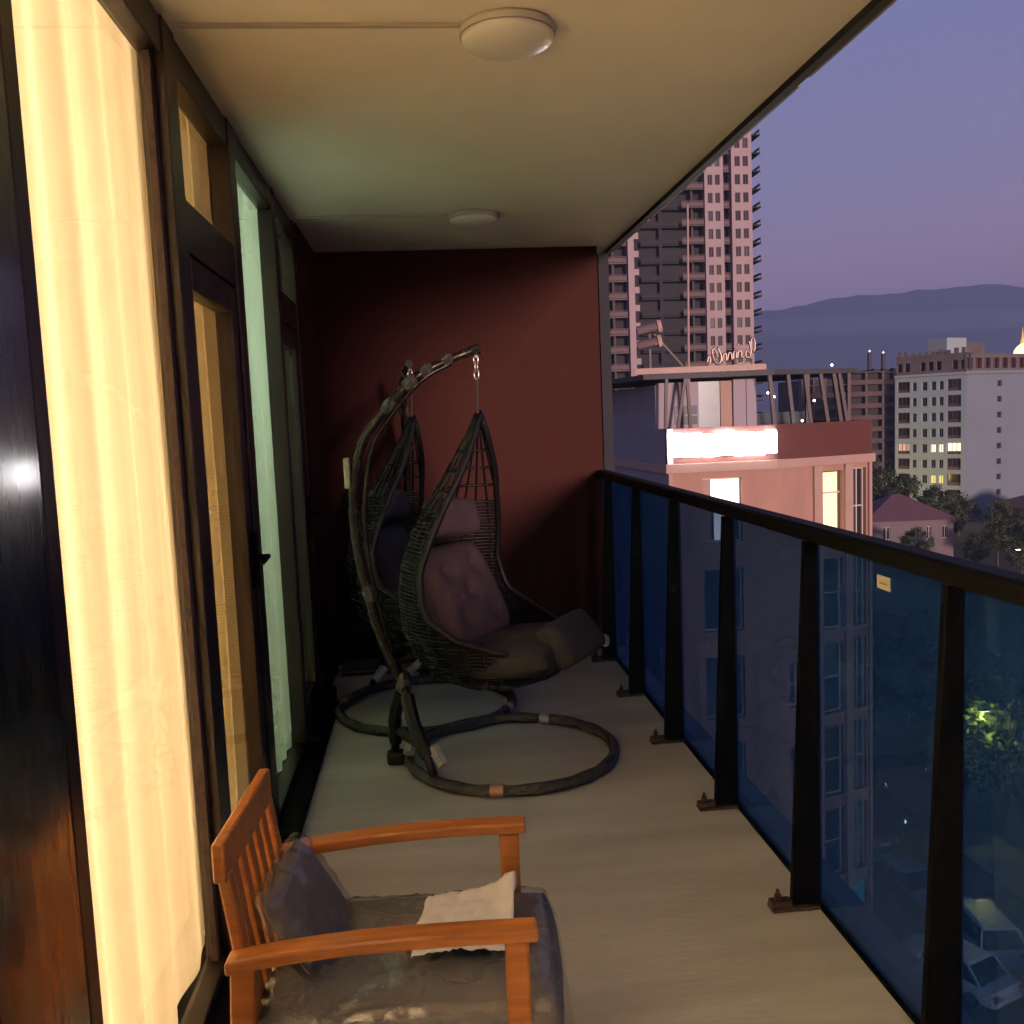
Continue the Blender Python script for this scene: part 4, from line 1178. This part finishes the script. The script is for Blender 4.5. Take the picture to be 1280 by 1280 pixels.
def hip_house(name, x0, x1, y0, y1, zw, zr, rz, label, wins):
    cx, cy = (x0+x1)/2, (y0+y1)/2
    b = empty(name, (cx, cy, GZ), rz)
    a, c = (x1-x0)/2, (y1-y0)/2
    f = Face((0, 0, GZ), (-a, -c), (a, -c))
    m = MB(); f.wall(m, 0, 2*a, GZ, zw, wins, 0.25)
    for p, q in (((a, -c), (a, c)), ((a, c), (-a, c)), ((-a, c), (-a, -c))):
        g = Face((0, 0, GZ), p, q); g.wall(m, 0, g.L, GZ, zw, [])
    m.build('wall', 'house_wall', b)
    e = 0.7; z0, z1 = zw-GZ+0.01, zr-GZ; rl = max(0.4, a-c)
    MB().add([(-a-e, -c-e, z0), (a+e, -c-e, z0), (a+e, c+e, z0), (-a-e, c+e, z0), (-rl, 0, z1), (rl, 0, z1)],
             [(0, 1, 5, 4), (1, 2, 5), (2, 3, 4, 5), (3, 0, 4), (3, 2, 1, 0)]).build('roof', 'roof_red', b)
    for o in wins: f.window(b, o, 'win_dark', 'win_frame', 0.2, 2, 1, 0.07)
    tag(b, label, 'house')
hip_house('small_house', 60.8, 72.3, 119.5, 130, -14.4, -11.2, R(-8), 'small pink house with mauve hipped roof below the white building', [(6.6, 7.3, -17.0, -15.3), (7.9, 8.6, -17.0, -15.3), (10.0, 10.7, -17.0, -15.3), (2.0, 3.0, -17.0, -15.3), (7.2, 8.2, -19.9, -17.8)])
hip_house('small_house', 98.5, 112, 141, 152, -16.6, -14.0, R(12), 'low house with red roof at the right edge below the white building', [(2, 3.6, -19, -17.4)])

def build_hills():
    ridge = [(-1500, 380), (-400, 360), (600, 395), (1500, 425), (1690, 448), (1835, 485), (2130, 488), (2430, 515), (2580, 525), (2735, 497), (3000, 470), (3500, 520), (4300, 430), (5100, 300)]
    m = MB()
    def top(x):
        for i in range(len(ridge)-1):
            if ridge[i][0] <= x <= ridge[i+1][0]:
                a, c = ridge[i], ridge[i+1]; t = (x-a[0])/(c[0]-a[0]); t = t*t*(3-2*t); return a[1]+(c[1]-a[1])*t
        return 300
    def fn(u, v):
        x = -1500+6600*u
        y = 2900+2000*v
        s = math.sin(min(1, v/0.55)*PI/2)**1.5 if v < 0.55 else max(0, 1-(v-0.55)/0.45)
        z = GZ-4+(top(x)-GZ)*s*(1+0.0)
        z += (noise.noise(Vector((x*0.004, y*0.004, 0)))*45+noise.noise(Vector((x*0.013, y*0.013, 3)))*14)*s*(1-s*0.55)+noise.noise(Vector((x*0.03, y*0.01, 8)))*5*s
        return (x, y, z)
    m.grid(fn, 220, 40)
    struct(m.build('hills', 'hill_green', smooth=True))
build_hills()

# ------------------------------------------------------------------ trees
def make_tree_meshes():
    out = []
    for seed, (h, r, lm) in enumerate(((7.0, 2.9, 'leaf_dark'), (8.0, 2.5, 'leaf_dark'), (6.0, 2.6, 'leaf_mid'), (9.0, 3.3, 'leaf_dark'))):
        rr = random.Random(seed+20)
        t = MB(); th = h*0.42
        t.tube(smooth_pts([(0, 0, 0), (0.08, 0.05, th*0.5), (0.02, -0.04, th), (0.1, 0.1, h*0.72)], 4), [0.24-0.016*i for i in range(13)], 7)
        for k in range(7):
            a = 2*PI*k/7+rr.uniform(-.3, .3); l = r*rr.uniform(0.55, 0.85)
            z0 = th*rr.uniform(0.75, 1.1)
            t.tube(smooth_pts([(0, 0, z0), (math.cos(a)*l*0.5, math.sin(a)*l*0.5, z0+h*0.12), (math.cos(a)*l, math.sin(a)*l, z0+h*0.26)], 3), [0.11, 0.1, 0.09, 0.07, 0.055, 0.04, 0.025], 5)
        tm = t.mesh('trunk', 'bark', True)
        c = MB()
        clumps = []
        for k in range(46):
            a = rr.uniform(0, 2*PI); q = rr.random()**0.5; zz = rr.uniform(-1, 1)
            rad = r*math.sqrt(max(0.05, 1-zz*zz))*q
            clumps.append((math.cos(a)*rad, math.sin(a)*rad, h*0.66+zz*h*0.31, rr.uniform(0.55, 1.05)))
        for (x, y, z, cr) in clumps:
            for k in range(80):
                d = Vector((rr.gauss(0, 1), rr.gauss(0, 1), rr.gauss(0, 0.8))).normalized()*cr*rr.uniform(0.55, 1.05)
                p = Vector((x, y, z))+d
                n = (d.normalized()+Vector((rr.uniform(-.7, .7), rr.uniform(-.7, .7), rr.uniform(-.2, .9)))).normalized()
                a = n.orthogonal().normalized(); bvec = n.cross(a)
                s = rr.uniform(0.13, 0.25); th_ = rr.uniform(0, 6.28)
                a, bvec = a*math.cos(th_)+bvec*math.sin(th_), bvec*math.cos(th_)-a*math.sin(th_)
                c.add([p-a*s, p-bvec*s*0.55+n*0.02, p+a*s, p+bvec*s*0.55+n*0.02], [(0, 1, 2, 3)])
        out.append((tm, c.mesh('crown', lm)))
    return out
TREES = make_tree_meshes()
def tree(i, x, y, s, label, z=GZ, sz=None):
    o = empty('tree', (x, y, z-0.03), rnd.uniform(0, 6.28))
    o.scale = (s, s, sz or s)
    link('trunk', TREES[i][0], o); link('crown', TREES[i][1], o)
    tag(o, label, 'tree', 'trees in the town below')
def build_trees():
    L = [(2, 27.0, 43.8, 1.02, 'street tree lit yellow green by a lamp behind the railing glass'),
         (1, 29.6, 46.5, 0.95, 'dark tree just behind the lamp-lit street tree'),
         (3, 30.0, 41.0, 0.85, 'dark tree right of the lamp-lit tree at the picture edge'),
         (0, 28.4, 37.6, 0.85, 'dark street tree beyond the white car behind the glass'),
         (1, 31.8, 52.0, 1.0, 'tree farther along the street behind the lamp'),
         (2, 29.0, 57.0, 0.9, 'small tree along the far end of the street'),
         (0, 34.5, 60.0, 1.0, 'dark tree by the street seen just above the handrail at right'),
         (3, 62.4, 112.0, 0.62, 'bushy green tree in front of the pink house wall'),
         (2, 58.6, 111.0, 0.62, 'small tree at the left corner of the pink house'),
         (1, 68.5, 109.0, 0.60, 'dark bush like tree below the pink house corner'),
         (3, 79.0, 136.0, 0.95, 'dark tree at the foot of the white building corner'),
         (0, 84.5, 139.0, 1.0, 'rounded dark tree before the white building side wall'),
         (1, 76.0, 128.0, 0.95, 'dark tree right behind the pink house'),
         (0, 88.5, 134.0, 0.85, 'dark tree between white building and red roofed house'),
         (3, 73.5, 112.0, 0.72, 'broad dark tree right of the pink house'),
         (0, 79.0, 116.0, 0.78, 'dark tree behind the small white van'),
         (2, 83.5, 120.0, 0.85, 'greenish tree in front of the red roofed house'),
         (1, 70.0, 102.0, 0.58, 'low dark tree left of the small white van'),
         (3, 78.0, 106.0, 0.72, 'dark tree right of the small white van'),
         (0, 62.0, 88.0, 0.55, 'low tree just above the handrail near the picture edge'),
         (1, 74.5, 138.0, 1.25, 'tall tree beside the left edge of the white building'),
         (0, 80.0, 161.0, 1.0, 'yellow lamp-lit tree left of the white building'),
         (3, 76.0, 150.0, 1.3, 'large dark tree between pavilion building and white building'),
         (1, 84.0, 171.0, 1.5, 'dark tall tree mass left of the lamp-lit yellow tree'),
         (0, 72.0, 160.0, 1.4, 'dark tree behind the pink building corner'),
         (2, 92.0, 128.0, 0.9, 'dark tree at the right edge below the red roof')]
    for (i, x, y, s, lab) in L: tree(i, x, y, s, lab)
build_trees()

# ------------------------------------------------------------------ cars, lamp
def build_car(name, loc, rz, paint, label, suv=False, lit=False):
    o = empty(name, loc, rz)                             # drives towards +x
    L, W = (4.6, 1.86) if suv else (4.4, 1.78)
    H1 = 1.02 if suv else 0.88
    H2 = 1.72 if suv else 1.44
    # side profile stations: x, zlow, zhigh, half width
    st = [(-L/2, 0.42, H1-0.18, 0.80*W/2), (-L/2+0.12, 0.30, H1-0.02, 0.93*W/2), (-L/2+0.6, 0.26, H1, W/2), (-0.6, 0.24, H1-0.01, W/2), (0.55, 0.24, H1-0.03, W/2), (L/2-0.85, 0.26, H1-0.12, 0.98*W/2), (L/2-0.2, 0.30, H1-0.26, 0.90*W/2), (L/2, 0.40, H1-0.40, 0.72*W/2)]
    m = MB(); vs = []
    for (x, zl, zh, hw) in st:
        k = [(-hw*0.92, zl), (-hw, zl+0.18), (-hw, zh-0.22), (-hw*0.93, zh-0.03), (-hw*0.6, zh), (hw*0.6, zh), (hw*0.93, zh-0.03), (hw, zh-0.22), (hw, zl+0.18), (hw*0.92, zl)]
        vs += [(x, y, z) for y, z in k]
    n = 10; fs = [tuple(range(n)), tuple((len(st)-1)*n+i for i in range(n))[::-1]]
    for i in range(len(st)-1):
        for k in range(n): fs.append((i*n+k, (i+1)*n+k, (i+1)*n+(k+1) % n, i*n+(k+1) % n))
    body = m.add(vs, fs).build('body', paint, o, bevel=0.04, fix=True)
    xr0, xr1 = (-L/2+0.16, -L/2+0.45) if suv else (-L/2+0.55, -L/2+1.15)
    xf1, xf0 = (0.35, 1.0) if suv else (0.25, 1.0)
    a, t = W*0.45, W*0.37
    MB().hexa([(xr0, -a, H1-0.03), (xf0, -a, H1-0.05), (xf0, a, H1-0.05), (xr0, a, H1-0.03)], [(xr1, -t, H2-0.07), (xf1, -t, H2-0.07), (xf1, t, H2-0.07), (xr1, t, H2-0.07)]).build('windows', 'car_glass', o, bevel=0.03)
    rf = MB().hexa([(xr1-0.06, -t-0.02, H2-0.085), (xf1+0.06, -t-0.02, H2-0.085), (xf1+0.06, t+0.02, H2-0.085), (xr1-0.06, t+0.02, H2-0.085)], [(xr1+0.08, -t*0.86, H2), (xf1-0.10, -t*0.86, H2), (xf1-0.10, t*0.86, H2), (xr1+0.08, t*0.86, H2)])
    rf.build('roof', paint, o, bevel=0.03)
    p = MB()
    for s in (-1, 1):
        for (xa, xb) in ((xr0, xr1), (xf0, xf1)):
            p.beam((xa, s*(a+0.004), H1-0.04), (xb, s*(t+0.008), H2-0.08), 0.09, 0.05, up=(0, 1, 0))
        p.beam((-0.25, s*(a+0.004), H1-0.04), (-0.25, s*(t+0.008), H2-0.08), 0.10, 0.04, up=(0, 1, 0))
    p.build('pillars', paint, o)
    for sx in (-L/2+0.85, L/2-0.88):
        for s in (-1, 1):
            w = MB().lathe([(0.20, -0.11), (0.31, -0.10), (0.335, -0.05), (0.335, 0.05), (0.31, 0.10), (0.20, 0.11)], 18)
            w.v = [(x+sx, s*W*0.44+z, y+0.335) for x, y, z in w.v]
            wo_ = w.build('wheel', 'tyre', o)
            q = MB().lathe([(0.205, -0.115), (0.19, 0.0), (0.205, 0.115)], 14); q.v = [(x+sx, s*W*0.44+z, y+0.335) for x, y, z in q.v]
            q.build('rim', 'rim', wo_)
    for s in (-1, 1):
        MB().box(-L/2-0.012, -L/2+0.16, s*W*0.36-0.13, s*W*0.36+0.13, H1-0.32, H1-0.10).build('tail_light', 'tail_red', o, bevel=0.02)
        MB().box(L/2-0.24, L/2-0.02, s*W*0.33-0.17, s*W*0.33+0.17, H1-0.46, H1-0.32).build('headlight', 'head_lit' if lit else 'head_lamp', o, bevel=0.02)
        MB().box(0.72, 0.9, s*(W/2+0.10)-0.09, s*(W/2+0.10)+0.09, H1-0.04, H1+0.12).build('mirror', paint, o, bevel=0.02)
    MB().box(-L/2-0.03, -L/2+0.08, -W*0.42, W*0.42, 0.36, 0.52).build('rear_bumper', paint, o, bevel=0.03)
    MB().box(-L/2-0.035, -L/2-0.004, -0.26, 0.26, 0.56, 0.68).build('number_plate', 'head_lamp', o)
    tag(o, label, 'car')
g0 = GZ+0.002
build_car('parked_car', (20.95, 33.0, g0), R(83), 'car_white', 'white high car with dark rear window parked behind the railing glass', suv=True)
build_car('parked_car', (20.1, 37.4, g0), R(98), 'car_silver', 'silver car standing ahead of the white high car')
build_car('parked_car', (18.75, 30.9, g0), R(112), 'car_white', 'white low car nearest the foot of the pink building')
build_car('parked_car', (21.75, 28.1, g0), R(84), 'car_white', 'white car cut off by the right picture edge')
build_car('parked_car', (22.9, 45.0, g0), R(262), 'car_dark', 'dark car with headlights far down the street', lit=True)
build_car('parked_car', (25.7-1.6, 49.5, g0), R(265), 'car_dark', 'farthest dark car with headlights on the street', lit=True)
build_car('parked_car', (20.8, 42.6, g0), R(95), 'car_dark', 'dark car beside the pink building corner')
build_car('parked_van', (65.2, 98.5, g0), R(170), 'car_white', 'small white van among the trees below the white building', suv=True, lit=True)

def street_lamp(x, y, h, e, c, label, reach=(-1.2, 0.0)):
    o = empty('street_lamp', (x, y, GZ))
    MB().lathe([(0.14, 0), (0.14, 0.5), (0.08, 0.7), (0.055, h-0.3)], 10).build('pole', 'steel_dark', o)
    MB().tube(smooth_pts([(0, 0, h-0.32), (reach[0]*0.3, reach[1]*0.3, h), (reach[0], reach[1], h+0.10)], 4), 0.04, 8).build('arm', 'steel_dark', o)
    hd = MB().box(reach[0]-0.38, reach[0]+0.10, reach[1]-0.13, reach[1]+0.13, h+0.05, h+0.16).build('lamp_head', 'steel_dark', o, bevel=0.03)
    MB().box(reach[0]-0.34, reach[0]+0.06, reach[1]-0.10, reach[1]+0.10, h+0.015, h+0.048).build('lens', 'lamp_glow', hd)
    d = bpy.data.lights.new('street_lamp_light', 'POINT'); d.energy = e; d.color = c; d.shadow_soft_size = 0.15
    lo = bpy.data.objects.new('street_lamp_light', d); lo.location = (x+reach[0]-0.14, y+reach[1], GZ+h-0.15); COL.objects.link(lo)
    tag(o, label, 'street lamp')
street_lamp(28.55, 42.35, 6.1, 2800, (1.0, 0.64, 0.09), 'street lamp lighting a tree yellow green behind the glass', (-1.3, -0.1))
street_lamp(80.9, 157.5, 6.8, 3000, (1.0, 0.72, 0.12), 'far street lamp lighting a tree yellow by the white building')
street_lamp(67.4, 97.0, 4.6, 260, (1.0, 0.80, 0.55), 'street lamp above the small white van')

# ------------------------------------------------------------------ evening haze over the town
def build_haze():
    m = bpy.data.materials.new('haze'); m.use_nodes = True
    t = m.node_tree; t.nodes.clear()
    o = t.nodes.new('ShaderNodeOutputMaterial'); v = t.nodes.new('ShaderNodeVolumePrincipled')
    v.inputs['Color'].default_value = (0.46, 0.62, 1.0, 1); v.inputs['Density'].default_value = 0.00030
    t.links.new(v.outputs[0], o.inputs['Volume']); MATS['haze'] = m
    stuff(MB().box(-1650, 5300, -70, 5300, GZ-8, 580).build('haze', 'haze'))
build_haze()

def build_mist():
    m = bpy.data.materials.new('mist'); m.use_nodes = True
    t = m.node_tree; t.nodes.clear()
    o = t.nodes.new('ShaderNodeOutputMaterial'); v = t.nodes.new('ShaderNodeVolumePrincipled')
    v.inputs['Color'].default_value = (0.80, 0.82, 0.95, 1); v.inputs['Density'].default_value = 0.0010
    t.links.new(v.outputs[0], o.inputs['Volume']); MATS['mist'] = m
    prof = [(max(0.0001, math.cos(t_)), math.sin(t_)) for t_ in [(-0.5+k/12)*PI for k in range(13)]]
    b = MB().lathe([(r, z) for r, z in prof], 32); b.v = [(x*820, y*330, z*26) for x, y, z in b.v]
    stuff(b.build('mist', 'mist', loc=(1560, 2950, 262)))
build_mist()
